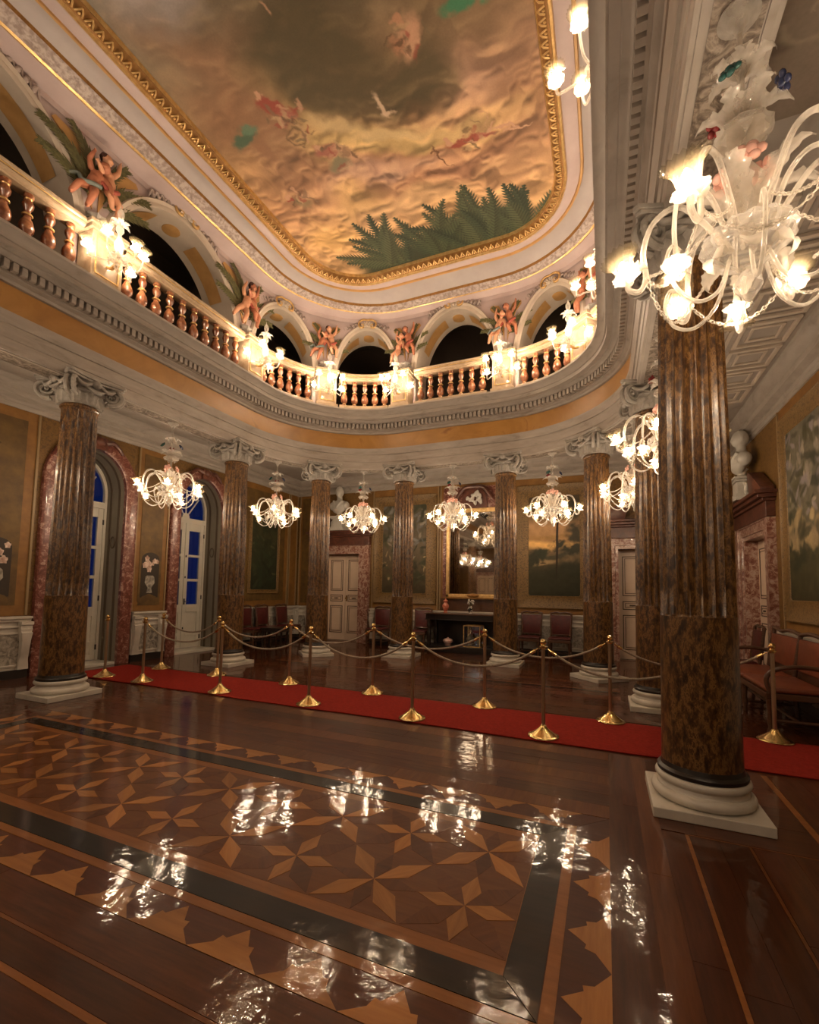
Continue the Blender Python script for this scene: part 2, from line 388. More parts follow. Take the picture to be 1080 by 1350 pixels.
def frond_paint(col, X, Y, base, ang, L, bend, wd, c, rn):
    pts = []; x, y = base
    for i in range(11):
        t = i/10; pts.append((x, y)); a = ang+bend*t*t; x += L/10*math.cos(a); y += L/10*math.sin(a)
    best = np.full(X.shape, 9.); bt = np.zeros(X.shape); sg = np.zeros(X.shape)
    for i in range(10):
        (x0, y0), (x1, y1) = pts[i], pts[i+1]; dx, dy = x1-x0, y1-y0; l2 = dx*dx+dy*dy
        t = np.clip(((X-x0)*dx+(Y-y0)*dy)/l2, 0, 1); ex, ey = X-x0-t*dx, Y-y0-t*dy; d = np.hypot(ex, ey); m = d < best
        best = np.where(m, d, best); bt = np.where(m, (i+t)/10, bt); sg = np.where(m, np.sign(dx*ey-dy*ex), sg)
    ph = rn.uniform(0, 9); lf = (bt*L-best*.9)/.07+ph; saw = np.abs((lf % 1)-.5)*2
    w_ = wd*np.sin(np.pi*np.clip(bt*.86+.12, 0, 1))**.7*(.22+.78*saw)
    a = (1-sstep(w_*.85, w_*1.05+.004, best))*(bt < .995)
    shade = (.65+.7*saw)*(1.15-.35*(sg > 0)); cc = np.array(c)*shade[..., None]
    return col*(1-a[..., None])+cc*a[..., None]
def picture_mesh(name, nx, ny, place_fn, col, keep=None):
    # place_fn maps (u, v) arrays in 0..1 to an (n, 3) array of points
    u, v = np.meshgrid(np.linspace(0, 1, nx), np.linspace(0, 1, ny)); co = place_fn(u.ravel(), v.ravel()).astype(np.float32)
    i = np.arange(nx*ny).reshape(ny, nx); q = np.stack([i[:-1,:-1], i[:-1,1:], i[1:,1:], i[1:,:-1]], -1).reshape(-1, 4)
    if keep is not None: k = keep(u.ravel(), v.ravel()); q = q[k[q].all(1)]
    me = bpy.data.meshes.new(name); me.vertices.add(len(co)); me.vertices.foreach_set('co', co.ravel())
    me.loops.add(q.size); me.loops.foreach_set('vertex_index', q.ravel().astype(np.int32)); me.polygons.add(len(q)); me.polygons.foreach_set('loop_start', (np.arange(len(q))*4).astype(np.int32))
    at_ = me.attributes.new('pigment', 'FLOAT_COLOR', 'POINT'); c4 = np.ones((len(co), 4), np.float32); c4[:, :3] = np.clip(col.reshape(-1, 3), 0, 1); at_.data.foreach_set('color', c4.ravel())
    me.update(calc_edges=True); me.materials.append(M['pigment']); return me
def pigment():
    m, nt, b = newmat('oil pigment'); a = nt.nodes.new('ShaderNodeAttribute'); a.attribute_name = 'pigment'
    n = nt.nodes.new('ShaderNodeTexNoise'); n.inputs['Scale'].default_value = 40; n.inputs['Detail'].default_value = 3; mp = coords(nt); nt.links.new(mp.outputs[0], n.inputs['Vector'])
    mr = nt.nodes.new('ShaderNodeMapRange'); mr.inputs['To Min'].default_value = .86; mr.inputs['To Max'].default_value = 1.14; nt.links.new(n.outputs['Fac'], mr.inputs[0])
    hs = nt.nodes.new('ShaderNodeHueSaturation'); nt.links.new(mr.outputs[0], hs.inputs['Value']); nt.links.new(a.outputs['Color'], hs.inputs['Color']); nt.links.new(hs.outputs[0], b.inputs['Base Color'])
    b.inputs['Roughness'].default_value = .6; b.inputs['Specular IOR Level'].default_value = .25
    return m
M['pigment'] = pigment()

# ------------------------------------------------------------------ plan of the hall
HW, YF, YN, CR = 3.735, 9.57, -4.63, 2.55      # column axis: half width, far and near end, corner radius
WX, WY, WN = 5.6, 11.45, -6.5                   # outer walls
LS = YF-YN-2*CR; LA = PI/2*CR; LF = 2*(HW-CR); LT = 2*(LS+LF)+4*LA
def path(s):
    s %= LT
    segs = (LS, LA, LF, LA, LS, LA, LF, LA)
    k = 0
    while s > segs[k] and k < 7: s -= segs[k]; k += 1
    cx, y0, y1 = HW-CR, YN+CR, YF-CR
    if k == 0: return Vector((-HW, y0+s, 0)), Vector((1, 0, 0))
    if k == 2: return Vector((-cx+s, YF, 0)), Vector((0, -1, 0))
    if k == 4: return Vector((HW, y1-s, 0)), Vector((-1, 0, 0))
    if k == 6: return Vector((cx-s, YN, 0)), Vector((0, 1, 0))
    a = s/CR
    c, a0 = {1: ((-cx, y1), PI), 3: ((cx, y1), PI/2), 5: ((cx, y0), 0), 7: ((-cx, y0), -PI/2)}[k]
    an = a0-a
    o = Vector((math.cos(an), math.sin(an), 0))
    return Vector((c[0], c[1], 0))+o*CR, -o
def at(s, d, z):
    p, n = path(s); q = p+n*d; return (q.x, q.y, z)
def samples(s0, s1, step=.14):
    n = max(1, int((s1-s0)/step)); return [s0+(s1-s0)*i/n for i in range(n+1)]
def loop_samples():
    out = []; s = 0
    for k, l in enumerate((LS, LA, LF, LA, LS, LA, LF, LA)):
        n = 22 if k % 2 else 3
        out += [s+l*i/n for i in range(n)]; s += l
    return out
LOOP = loop_samples()
def sweep_loop(prof, ss=None, closed=True):
    ss = ss or LOOP
    rows = [[at(s, d, z) for (d, z) in prof] for s in ss]
    if closed: rows.append(rows[0])
    return MB().grid(rows)
def bay_frame(s, d, z):
    # matrix: local x along the wall (to the viewer's right inside the hall), y out of the wall into the hall, z up
    p, n = path(s); q = p+n*d
    t = Vector((0,0,1)).cross(n)*-1
    m = Matrix((t, n, Vector((0,0,1)))).transposed().to_4x4(); m.translation = Vector((q.x, q.y, z)); return m
COLS = [.07, 3.02, 6.02, 9.02, LS+LA/2, LS+LA, LS+LA+LF, LS+1.5*LA+LF, LS+2*LA+LF+.07, LS+2*LA+LF+3.07, LS+2*LA+LF+6.07, 2*LS+2*LA+LF-.07,
        2*LS+2.5*LA+LF, 2*LS+3*LA+LF, 2*LS+3*LA+2*LF, 2*LS+3.5*LA+2*LF]
# 0 L(-2.0) 1 L(.95) 2 L1 3 L2 4 L3 5 L4 6 R4 7 R3 8 R2 9 R1 10 R0 11 ...
def ring(hw, yf, r, z, n=12):
    yn = YF+YN-yf; pts = []
    for cxs, cys, a0 in ((-1, 1, PI), (1, 1, PI/2), (1, -1, 0), (-1, -1, -PI/2)):
        cx = cxs*(hw-r); cy = (yf-r) if cys > 0 else (yn+r)
        for i in range(n+1):
            a = a0-PI/2*i/n
            pts.append((cx+r*math.cos(a), cy+r*math.sin(a), z))
    return pts
def loft(rings):
    return MB().grid([list(x) for x in zip(*rings)]+[[r[0] for r in rings]])
def struct(mb, name, mat, smooth=40, **k):
    return tag(mb.build(name, mat, None, smooth, **k), kind='structure')

# ------------------------------------------------------------------ floor and its marquetry
floor = struct(MB().box(-WX-.6, WX+.6, WN-.2, WY+.3, -.1, -.004), 'floor', M['f_dark'], 0)
def piece(name, poly, mat, z=0.0, parent=None, th=.004):
    cx = sum(p[0] for p in poly)/len(poly); cy = sum(p[1] for p in poly)/len(poly)
    return MB().prism([(p[0]-cx, p[1]-cy) for p in poly], z-th, z).build(name, mat, parent or floor, 0, loc=(cx, cy, 0))
def rect(x0, x1, y0, y1): return [(x0,y0),(x1,y0),(x1,y1),(x0,y1)]
# star panel
PX, PY0, PY1 = 2.715, 1.905, 3.045
piece('panel_ground', rect(-PX, PX, PY0, PY1), M['f_strip'], -.0024)
T = .493; TX = [T*(i-5) for i in range(11)]; TY = [2.228, 2.722]
piece('panel_ground', rect(TX[0]-T/2, TX[-1]+T/2, TY[0]-T/2, TY[1]+T/2), M['f_mid'], -.0016)
def shared_piece(name, me, loc, rz):
    o = link(name, me, floor, loc, (0, 0, rz)); return o
def blade(L, wd, mat, z):
    q = MB().prism([(0,0),(L*.5,-wd),(L,0),(L*.5,wd)], z-.004, z)
    me = q.mesh('blade', 0); me.materials.append(mat); return me
ax_l = blade(.243, .052, M['f_light'], 0); di_l = blade(.338, .058, M['f_light'], 0)
ax_d = blade(.243, .046, M['f_mid2'], -.0008); di_d = blade(.338, .062, M['f_mid2'], -.0008)
for j, y in enumerate(TY):
    for i, x in enumerate(TX):
        axial = (i+j) % 2 == 0
        for k in range(4):
            shared_piece('star_blade', ax_l if axial else di_l, (x, y, 0), k*PI/2+(0 if axial else PI/4))
            shared_piece('dark_star_blade', di_d if axial else ax_d, (x, y, 0), k*PI/2+(PI/4 if axial else 0))
# ebony band with mitred corners, light strip
def frame_pieces(name, hx, y0, y1, wd, mat, z=0):
    g = .0015
    ox, oy0, oy1 = hx+wd, y0-wd, y1+wd
    piece(name, [(-hx+g,y0),(hx-g,y0),(ox-g,oy0),(-ox+g,oy0)], mat, z); piece(name, [(-hx+g,y1),(hx-g,y1),(ox-g,oy1),(-ox+g,oy1)], mat, z)
    piece(name, [(hx,y0+g),(hx,y1-g),(ox,oy1-g),(ox,oy0+g)], mat, z); piece(name, [(-hx,y0+g),(-hx,y1-g),(-ox,oy1-g),(-ox,oy0+g)], mat, z)
frame_pieces('ebony_band', PX+.002, PY0-.002, PY1+.002, .148, M['f_black'])
frame_pieces('light_strip', PX+.154, PY0-.154, PY1+.154, .052, M['f_strip'])
# stepped marquetry border: honey steps on chocolate ground
BX, BY0, BY1, BW = PX+.208, PY0-.208, PY1+.208, .19
frame_pieces('border_ground', BX, BY0, BY1, BW, M['f_choc'], -.0012)
per = .372
stp = [(-per/2,0),(-.098,.062),(-.086,.105),(-.06,.10),(0,.178),(.06,.10),(.086,.105),(.098,.062),(per/2,0)]
sm = MB().prism(stp, -.004, 0).mesh('step', 0); sm.materials.append(M['f_light'])
for i in range(-8, 8):
    shared_piece('border_step', sm, (per*i+.155, BY0-BW, 0), 0)
    shared_piece('border_step', sm, (per*i+.155, BY1+BW, 0), PI)
for i in range(4):
    y = 1.90+per*i
    shared_piece('border_step', sm, (BX+BW, y, 0), PI/2); shared_piece('border_step', sm, (-BX-BW, y, 0), -PI/2)
# boards around: courses along the hall's width in front and behind, along its length at the sides
ex, ey0, ey1 = BX+BW+.003, BY0-BW-.003, BY1+BW+.003
def boards_x(y0, y1, x0, x1, n, cuts, mats, name='floor_board'):
    for i in range(n):
        a, b = y0+(y1-y0)*i/n, y0+(y1-y0)*(i+1)/n
        off = (i*0.37) % 1*cuts; xs = [x0]
        x = x0+off+.2
        while x < x1-.3: xs.append(x); x += cuts
        xs.append(x1)
        for u, v in zip(xs, xs[1:]): piece(name, rect(u+.001, v-.001, a+.001, b-.001), mats[(i+len(xs)) % len(mats)] if len(mats) > 1 else mats[0])
def boards_y(x0, x1, y0, y1, n, cuts, mats, name='floor_board'):
    for i in range(n):
        a, b = x0+(x1-x0)*i/n, x0+(x1-x0)*(i+1)/n
        ys = [y0]; y = y0+(i*.61) % 1*cuts+.2
        while y < y1-.3: ys.append(y); y += cuts
        ys.append(y1)
        for u, v in zip(ys, ys[1:]): piece(name, rect(a+.001, b-.001, u+.001, v-.001), mats[0])
boards_x(1.30, ey0, -ex, ex, 1, 3.1, [M['f_dark']])
piece('inlay_line', rect(-3.5, 3.54, 1.282, 1.299), M['f_mid'])
boards_x(1.146, 1.281, -3.5, 3.54, 1, 2.7, [M['f_dark']])
piece('inlay_line', rect(-3.5, 3.54, 1.118, 1.145), M['f_strip'])
boards_x(.30, 1.117, -3.5, 3.54, 5, 2.3, [M['f_dark']])
boards_x(ey1, 4.80, -ex, ex, 7, 2.2, [M['f_dark'], M['f_dark'], M['f_mid2']])
boards_y(ex, 3.30, .3, 4.8, 2, 2.0, [M['f_darky']])
boards_y(3.302, 3.42, .3, 4.8, 1, 2.4, [M['f_mid2']])
boards_y(3.422, 3.552, .3, 3.43, 1, 1.8, [M['f_darky']])
piece('inlay_line', rect(3.553, 3.574, .3, 3.43), M['f_strip'])
piece('inlay_line', rect(3.553, 4.315, 3.432, 3.446), M['f_mid'])
boards_y(3.576, 3.884, .3, 3.43, 2, 1.7, [M['f_darky']])
piece('inlay_line', rect(3.886, 3.902, .3, 3.43), M['f_mid'])
boards_y(3.904, 4.295, .3, 3.43, 2, 2.1, [M['f_darky']])
piece('inlay_line', rect(4.297, 4.34, .3, 4.8), M['f_strip'])
boards_y(4.342, WX, .3, 4.8, 6, 2.2, [M['f_darky']])
boards_x(3.448, 4.80, 3.422, 4.295, 4, 3, [M['f_dark']])
boards_y(-WX, -ex, .3, 4.8, 10, 2.2, [M['f_darky']])
# beyond the carpet
boards_x(6.05, 7.66, -3.3, 3.3, 7, 1.9, [M['f_dark'], M['f_mid2'], M['f_dark']])
piece('ebony_band', rect(-3.3, 3.3, 7.664, 7.80), M['f_black'])
piece('light_strip', rect(-3.3, 3.3, 7.804, 7.86), M['f_strip'])
boards_x(7.864, 8.9, -3.3, 3.3, 5, 2.1, [M['f_dark'], M['f_mid2']])
boards_x(8.902, WY, -WX, WX, 9, 2.6, [M['f_dark'], M['f_mid2'], M['f_dark']])
boards_y(-WX, -3.302, 6.05, 8.9, 8, 2.0, [M['f_darky']]); boards_y(3.302, WX, 6.05, 8.9, 8, 2.0, [M['f_darky']])

# ------------------------------------------------------------------ entablature above the columns
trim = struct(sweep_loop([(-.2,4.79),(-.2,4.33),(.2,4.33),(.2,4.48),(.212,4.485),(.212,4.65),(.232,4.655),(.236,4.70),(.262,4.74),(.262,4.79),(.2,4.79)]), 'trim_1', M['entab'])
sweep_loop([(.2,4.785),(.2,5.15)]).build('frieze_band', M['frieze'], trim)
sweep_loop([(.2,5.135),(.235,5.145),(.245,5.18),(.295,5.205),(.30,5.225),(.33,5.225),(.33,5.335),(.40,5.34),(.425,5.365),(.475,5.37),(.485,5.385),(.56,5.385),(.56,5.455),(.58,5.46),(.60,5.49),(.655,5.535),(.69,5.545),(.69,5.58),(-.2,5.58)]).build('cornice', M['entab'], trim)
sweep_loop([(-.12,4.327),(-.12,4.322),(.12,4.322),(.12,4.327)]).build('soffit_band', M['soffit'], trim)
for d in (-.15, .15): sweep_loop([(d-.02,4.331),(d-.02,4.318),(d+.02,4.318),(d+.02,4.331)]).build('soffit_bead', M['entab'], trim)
dm = MB().box(-.029, .029, -.035, .035, -.052, .052).mesh('dentil', 0, .004); dm.materials.append(M['entab'])
s = COLS[1]+.85; n = 0
while s < COLS[9]+1.35 and n < 298:
    p, nn = path(s); o = link('dentil', dm, trim, (*(p+nn*.363).xy, 5.282)); o.rotation_euler.z = math.atan2(nn.y, nn.x)+PI/2
    s += .0925*(1.0 if abs(nn.x*nn.y) < 1e-6 else CR/(CR-.363)); n += 1

# ------------------------------------------------------------------ arcade wall above, with deep arches
BAY = []
for i in range(16):
    a, b = COLS[i], COLS[(i+1) % 16]
    if b < a: b += LT
    cor = (b-a) < 2.2; hw = (b-a)/2-(.28 if cor else .24)
    BAY.append(((a+b)/2, hw, 7.80 if cor else 7.95, 6.45))
def arch_z(u, hw, za, zs): return zs+(za-zs)*math.sqrt(max(0, 1-(u/hw)**2))
wall_rows = []; ZT = 8.06
for (sc, hw, za, zs), i in zip(BAY, range(16)):
    s0 = COLS[i]; s1 = COLS[(i+1) % 16]+(LT if i == 15 else 0)
    wall_rows += [(s0, 5.58), (sc-hw, 5.58)]
    wall_rows += [(sc-hw*math.cos(PI*k/28), arch_z(hw*math.cos(PI*k/28), hw, za, zs)) for k in range(29)]
    wall_rows += [(sc+hw, 5.58)]
rows = [[at(s, 0, z), at(s, 0, ZT)] for s, z in wall_rows]; rows.append(rows[0])
uw = struct(MB().grid(rows), 'wall_upper', M['pink'], 0)
for i in (1, 2, 3, 4, 5, 6, 7, 8, 9):
    sc, hw, za, zs = BAY[i]
    aa = [PI*k/28 for k in range(29)]
    edge = lambda off: [(sc-(hw+off)*math.cos(a), arch_z((hw+off)*math.cos(a), hw+off, za+off, zs)) for a in aa]
    # soffit (deep reveal), then its painted panels and the archivolt
    e0 = edge(0)
    path_pts = [(sc-hw, 5.58)]+e0+[(sc+hw, 5.58)]
    MB().grid([[at(s, 0, z), at(s, -.65, z)] for s, z in path_pts]).build('arch_soffit', M['cream'], uw)
    def patch(a0, a1, d0, d1, off=-.012):
        r = []
        for k in range(9):
            a = a0+(a1-a0)*k/8; s = sc-(hw+off)*math.cos(a); z = arch_z((hw+off)*math.cos(a), hw+off, za+off, zs)
            r.append([at(s, d0, z), at(s, d1, z)])
        return MB().grid(r)
    patch(PI*.17, PI*.40, -.17, -.48).build('soffit_panel', M['gold_paint'], uw)
    patch(PI*.60, PI*.83, -.17, -.48).build('soffit_panel', M['gold_paint'], uw)
    ms = MB(); ms.lathe([(.15,.0),(.15,.012),(.11,.016)], 20)
    o = ms.build('soffit_medallion', M['gold_paint'], uw); fr = bay_frame(sc, -.33, za-.005); o.matrix_world = fr @ Matrix.Rotation(PI, 4, 'X')
    prof = [(.0,.0),(.0,.035),(.05,.05),(.07,.045),(.12,.07),(.14,.05),(.15,.0)]
    r = [[at(s, d, z) for (off, d) in prof for (s, z) in [(sc-(hw+off)*math.cos(a), arch_z((hw+off)*math.cos(a), hw+off, za+off, zs))]] for a in aa]
    MB().grid(r).build('archivolt', M['cream'], uw)
# gallery behind the arches
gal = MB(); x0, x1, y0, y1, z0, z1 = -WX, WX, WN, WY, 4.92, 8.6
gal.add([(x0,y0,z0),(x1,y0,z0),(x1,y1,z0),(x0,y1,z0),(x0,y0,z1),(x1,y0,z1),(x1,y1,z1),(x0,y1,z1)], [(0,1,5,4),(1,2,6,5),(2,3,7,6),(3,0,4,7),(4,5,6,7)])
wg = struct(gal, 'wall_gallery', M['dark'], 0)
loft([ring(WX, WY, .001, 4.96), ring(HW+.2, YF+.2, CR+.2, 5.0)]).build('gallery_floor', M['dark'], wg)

# ------------------------------------------------------------------ cove and painted ceiling
P0 = ring(HW, YF, CR, 8.0)
ceil = struct(loft([ring(HW-.02, YF-.02, CR-.02, 7.98), ring(HW-.03, YF-.03, CR, 8.06), ring(HW-.14, YF-.09, 2.45, 8.09), ring(3.43, 9.40, 2.3, 8.12)]), 'ceiling', M['pink'])
loft([ring(3.43, 9.40, 2.3, 8.12), ring(3.40, 9.38, 2.28, 8.105), ring(3.37, 9.36, 2.26, 8.12)]).build('cove_bead', M['gold'], ceil)
loft([ring(3.37, 9.36, 2.26, 8.12), ring(3.27, 9.27, 2.15, 8.15), ring(3.18, 9.20, 2.05, 8.20)]).build('lace_band', M['lace'], ceil)
loft([ring(3.18, 9.20, 2.05, 8.20), ring(3.165, 9.18, 2.03, 8.16), ring(3.15, 9.16, 2.02, 8.205)]).build('cove_bead', M['gold_dark'], ceil)
loft([ring(3.15, 9.16, 2.0, 8.205), ring(3.06, 9.02, 1.9, 8.255), ring(2.95, 8.84, 1.75, 8.27), ring(2.88, 8.73, 1.62, 8.26)]).build('cove', M['lilac'], ceil)
loft([ring(2.885, 8.735, 1.62, 8.265), ring(2.87, 8.71, 1.6, 8.225), ring(2.84, 8.68, 1.57, 8.225), ring(2.83, 8.66, 1.56, 8.265)]).build('gilt_bead', M['gold_paint'], ceil)
loft([ring(2.83, 8.66, 1.56, 8.25), ring(2.75, 8.58, 1.45, 8.235), ring(2.63, 8.46, 1.3, 8.25)]).build('ceiling_band', M['pink'], ceil)
loft([ring(2.635, 8.465, 1.3, 8.26), ring(2.62, 8.45, 1.28, 8.20), ring(2.59, 8.42, 1.25, 8.19), ring(2.575, 8.405, 1.24, 8.225)]).build('gilt_bead', M['gold'], ceil)
loft([ring(2.575, 8.405, 1.24, 8.225), ring(2.50, 8.34, 1.14, 8.255), ring(2.44, 8.285, 1.08, 8.32)]).build('frame_bed', M['gold_dark'], ceil)
loft([ring(2.45, 8.29, 1.08, 8.31), ring(2.435, 8.28, 1.07, 8.295), ring(2.42, 8.265, 1.05, 8.35)]).build('gilt_bead', M['gold'], ceil)
# leaf ornaments pressed on the frame, a row of chevrons
cw = MB()
for sx in (-1, 1): cw.tube([(sx*.045,-.035,.0),(sx*.022,.02,-.012),(0,.055,.0)], [.011,.012,.009], 5)
cw.ell((0,-.02,-.004), (.016,.022,.014), 6, 4)
cwm = cw.mesh('chevron', 60); cwm.materials.append(M['gold'])
rr = ring(2.51, 8.35, 1.15, 8.243, 40); n = 0
pts = [Vector(p) for p in rr]; acc = 0; nxt = .06; total = 0
for a, b in zip(pts, pts[1:]+pts[:1]):
    L = (b-a).length
    while nxt <= acc+L and n < 299:
        p = a+(b-a)*((nxt-acc)/L) if L else a
        if p.y > 2.0:
            t = (b-a).normalized(); nn = Vector((0,0,1)).cross(t)*-1
            # nn points to the outside or inside of the frame
            if nn.dot(Vector((0, 2.47, 0))-p) < 0: nn = -nn
            o = link('frame_chevron', cwm, ceil); o.rotation_euler = (math.radians(14), 0, math.atan2(nn.y, nn.x)-PI/2); o.location = p; n += 1
        nxt += .118
    acc += L

# ------------------------------------------------------------------ aisle ceiling and wall cornice
aisle = struct(loft([ring(HW+.18, YF+.18, CR+.18, 4.75), ring(5.32, 11.17, .02, 4.75)]), 'ceiling_aisle', M['entab'])
E_ = [(0,4.33),(.03,4.335),(.035,4.40),(.05,4.41),(.055,4.46),(.15,4.50),(.16,4.585),(.19,4.60),(.27,4.68),(.285,4.75)]
struct(loft([ring(WX-d, WY-d, .004, z) for d, z in E_]), 'trim_2', M['entab'])
# coffers of the aisle ceiling on the window-less long side, and painted fields
def coffer(x0, x1, y0, y1, z=4.75):
    for e, wd, h in ((0, .05, .035), (.12, .035, .025)):
        q = MB(); a, b, c, d = x0+e, x1-e, y0+e, y1-e
        q.box(a, b, c, c+wd, z-h, z); q.box(a, b, d-wd, d, z-h, z); q.box(a, a+wd, c+wd, d-wd, z-h, z); q.box(b-wd, b, c+wd, d-wd, z-h, z)
        q.build('coffer_frame', M['cream'], aisle, 0, .006)
for k in range(7): coffer(4.05, 4.60, 4.35+.66*k, 4.35+.66*k+.58); coffer(4.66, 5.24, 4.35+.66*k, 4.35+.66*k+.58)
def p_fresco(X, Y):
    wx, wy = fbm(X*2, Y*2, 2)-.5, fbm(X*2, Y*2, 7)-.5; rn = random.Random(3)
    c = bands(fbm(X*1.5+wx, Y*1.5+wy, 4), [(.2,(.16,.12,.09)),(.5,(.21,.165,.125)),(.62,(.23,.18,.14)),(.8,(.17,.13,.10))])
    P, Q = X+.12*wx+.05*(fbm(X*9, Y*9, 1)-.5), Y+.12*wy+.05*(fbm(X*9, Y*9, 3)-.5)
    for k in range(26):
        x = rn.uniform(.05, 1.1); col = ((.26,.21,.15),(.05,.03,.018),(.12,.085,.05),(.22,.03,.025),(.02,.06,.055),(.16,.10,.02),(.05,.03,.018))[k % 7]; s_ = .06 if k % 7 in (3, 4) else .14
        c = dab(c, P, Q, x, rn.uniform(0, 3), s_*rn.uniform(.5,1.2), s_*rn.uniform(.2,.5), rn.uniform(0,3.1), col, .5, rn.uniform(.25,.55))
    for k in range(12):
        cx, cy, r0 = rn.uniform(.1, .8), rn.uniform(.2, 2.9), rn.uniform(.08, .2); d = np.hypot(P-cx, Q-cy); an = np.arctan2(Q-cy, P-cx); a = np.exp(-((d-r0*(.55+.45*an/3.14))/.018)**2)*.7; c = c*(1-a[..., None])+np.array((.30,.25,.18))*a[..., None]
    return c
X_, Y_ = np.meshgrid(np.linspace(0, 1.2, 150), np.linspace(0, 3, 380))
link('painted_field', picture_mesh('painted_field', 150, 380, lambda u, v: np.stack([5.22-1.2*(1-u), .6+3*v, 4.742+0*u], -1), p_fresco(X_, Y_)), aisle)
# ------------------------------------------------------------------ walls
AR = [(5.33, .60), (7.80, .60)]   # arched french windows on the long wall: centre, half width
ZSP, ZAP = 3.30, 4.02
rows = [(WN, 0)]
for yc, hw in AR:
    rows += [(yc-hw, 0)]+[(yc-hw*math.cos(PI*k/24), ZSP+(ZAP-ZSP)*math.sin(PI*k/24)) for k in range(25)]+[(yc+hw, 0)]
rows += [(WY, 0)]
wall_left = struct(MB().grid([[(-WX, y, z), (-WX, y, 4.8)] for y, z in rows]), 'wall_left', M['wallocre'], 0)
wall_right = MB()
DY, DH = 9.72, .62
rows = [(WN, 0), (DY-DH, 0), (DY-DH, 2.55), (DY+DH, 2.55), (DY+DH, 0), (WY, 0)]
wall_right = struct(MB().grid([[(WX, y, z), (WX, y, 4.8)] for y, z in rows]), 'wall_right', M['wallocre'], 0)
rows = [(-WX, 0), (-4.62, 0), (-4.62, 2.55), (-3.38, 2.55), (-3.38, 0), (3.38, 0), (3.38, 2.55), (4.62, 2.55), (4.62, 0), (WX, 0)]
wall_far = struct(MB().grid([[(x, WY, z), (x, WY, 4.8)] for x, z in rows]), 'wall_far', M['wallocre'], 0)
struct(MB().add([(-WX,WN,0),(WX,WN,0),(WX,WN,4.8),(-WX,WN,4.8)], [(0,1,2,3)]), 'wall_near', M['wallocre'], 0)

# wall-frame: local x along wall (to the right as seen from inside), y into the room, z up
def wall_M(side, u):
    if side == 'L': return Matrix.Translation((-WX, u, 0)) @ Matrix.Rotation(-PI/2, 4, 'Z')
    if side == 'N': return Matrix.Translation((u, WN, 0))
    if side == 'R': return Matrix.Translation((WX, u, 0)) @ Matrix.Rotation(PI/2, 4, 'Z')
    return Matrix.Translation((u, WY, 0)) @ Matrix.Rotation(PI, 4, 'Z')
# with these: local +y points into the room on every wall
def wsign(side): return -1 if side in 'LF' else 1

# dado with cap, relief panels and consoles
def dado(side, u0, u1, name, mirror_w=False):
    mid, L = (u0+u1)/2, u1-u0
    root = empty(name, (0,0,0)); root.matrix_world = wall_M(side, mid); root['kind'] = 'structure'
    h = L/2
    MB().box(-h, h, 0, .05, .14, .90).build('dado_panel', M['dado'], root, 0)
    MB().box(-h, h, 0, .07, 0, .14).build('skirting', M['darkstone'], root, 0)
    q = MB(); q.box(-h, h, 0, .075, .80, .83); q.box(-h, h, 0, .085, .90, .93); q.box(-h-.005, h+.005, 0, .115, .945, .985); q.box(-h, h, 0, .095, .93, .945)
    q.build('dado_cap', M['dado'], root, 0, .006)
    n = max(1, int(L/1.1)); pw = L/n
    for k in range(n):
        c = -h+pw*(k+.5)
        if pw < .4: continue
        MB().box(c-pw/2+.13, c+pw/2-.13, .045, .058, .22, .70).build('dado_relief', M['relief'], root, 0)
        q = MB(); a, b = c-pw/2+.10, c+pw/2-.10
        q.box(a, b, .045, .07, .19, .22); q.box(a, b, .045, .07, .70, .73); q.box(a, a+.03, .045, .07, .22, .70); q.box(b-.03, b, .045, .07, .22, .70)
        q.build('relief_frame', M['dado'], root, 0, .004)
    for k in range(n+1):
        c = -h+pw*k; c = min(max(c, -h+.08), h-.08)
        q = MB()
        for zz, ww, dd in ((.14,.075,.10),(.30,.06,.10),(.36,.055,.12),(.60,.06,.15),(.72,.075,.16),(.735,.075,.13),(.78,.08,.14),(.79,.08,.13),(.84,.08,.13),(.85,.085,.155),(.90,.085,.155)):
            q.v += [(c-ww,0,zz),(c+ww,0,zz),(c+ww,dd,zz),(c-ww,dd,zz)]
        b = 0
        for j in range(10):
            for t in range(4): q.f.append((4*j+t, 4*j+(t+1)%4, 4*j+4+(t+1)%4, 4*j+4+t))
        q.f.append((43-3,43-2,43-1,43))
        q.build('dado_console', M['dado'], root, 30)
    return root
dado('L', 2.5, 4.46, 'baseboard_left'); dado('L', 6.20, 6.93, 'baseboard_left'); dado('L', 8.70, 11.44, 'baseboard_left')
dado('F', -2.98, -.0, 'baseboard_far'); dado('F', .0, 2.98, 'baseboard_far'); dado('F', -5.58, -4.98, 'baseboard_far'); dado('F', 4.98, 5.58, 'baseboard_far')
dado('R', 2.5, 8.50, 'baseboard_right'); dado('R', 10.92, 11.44, 'baseboard_right')

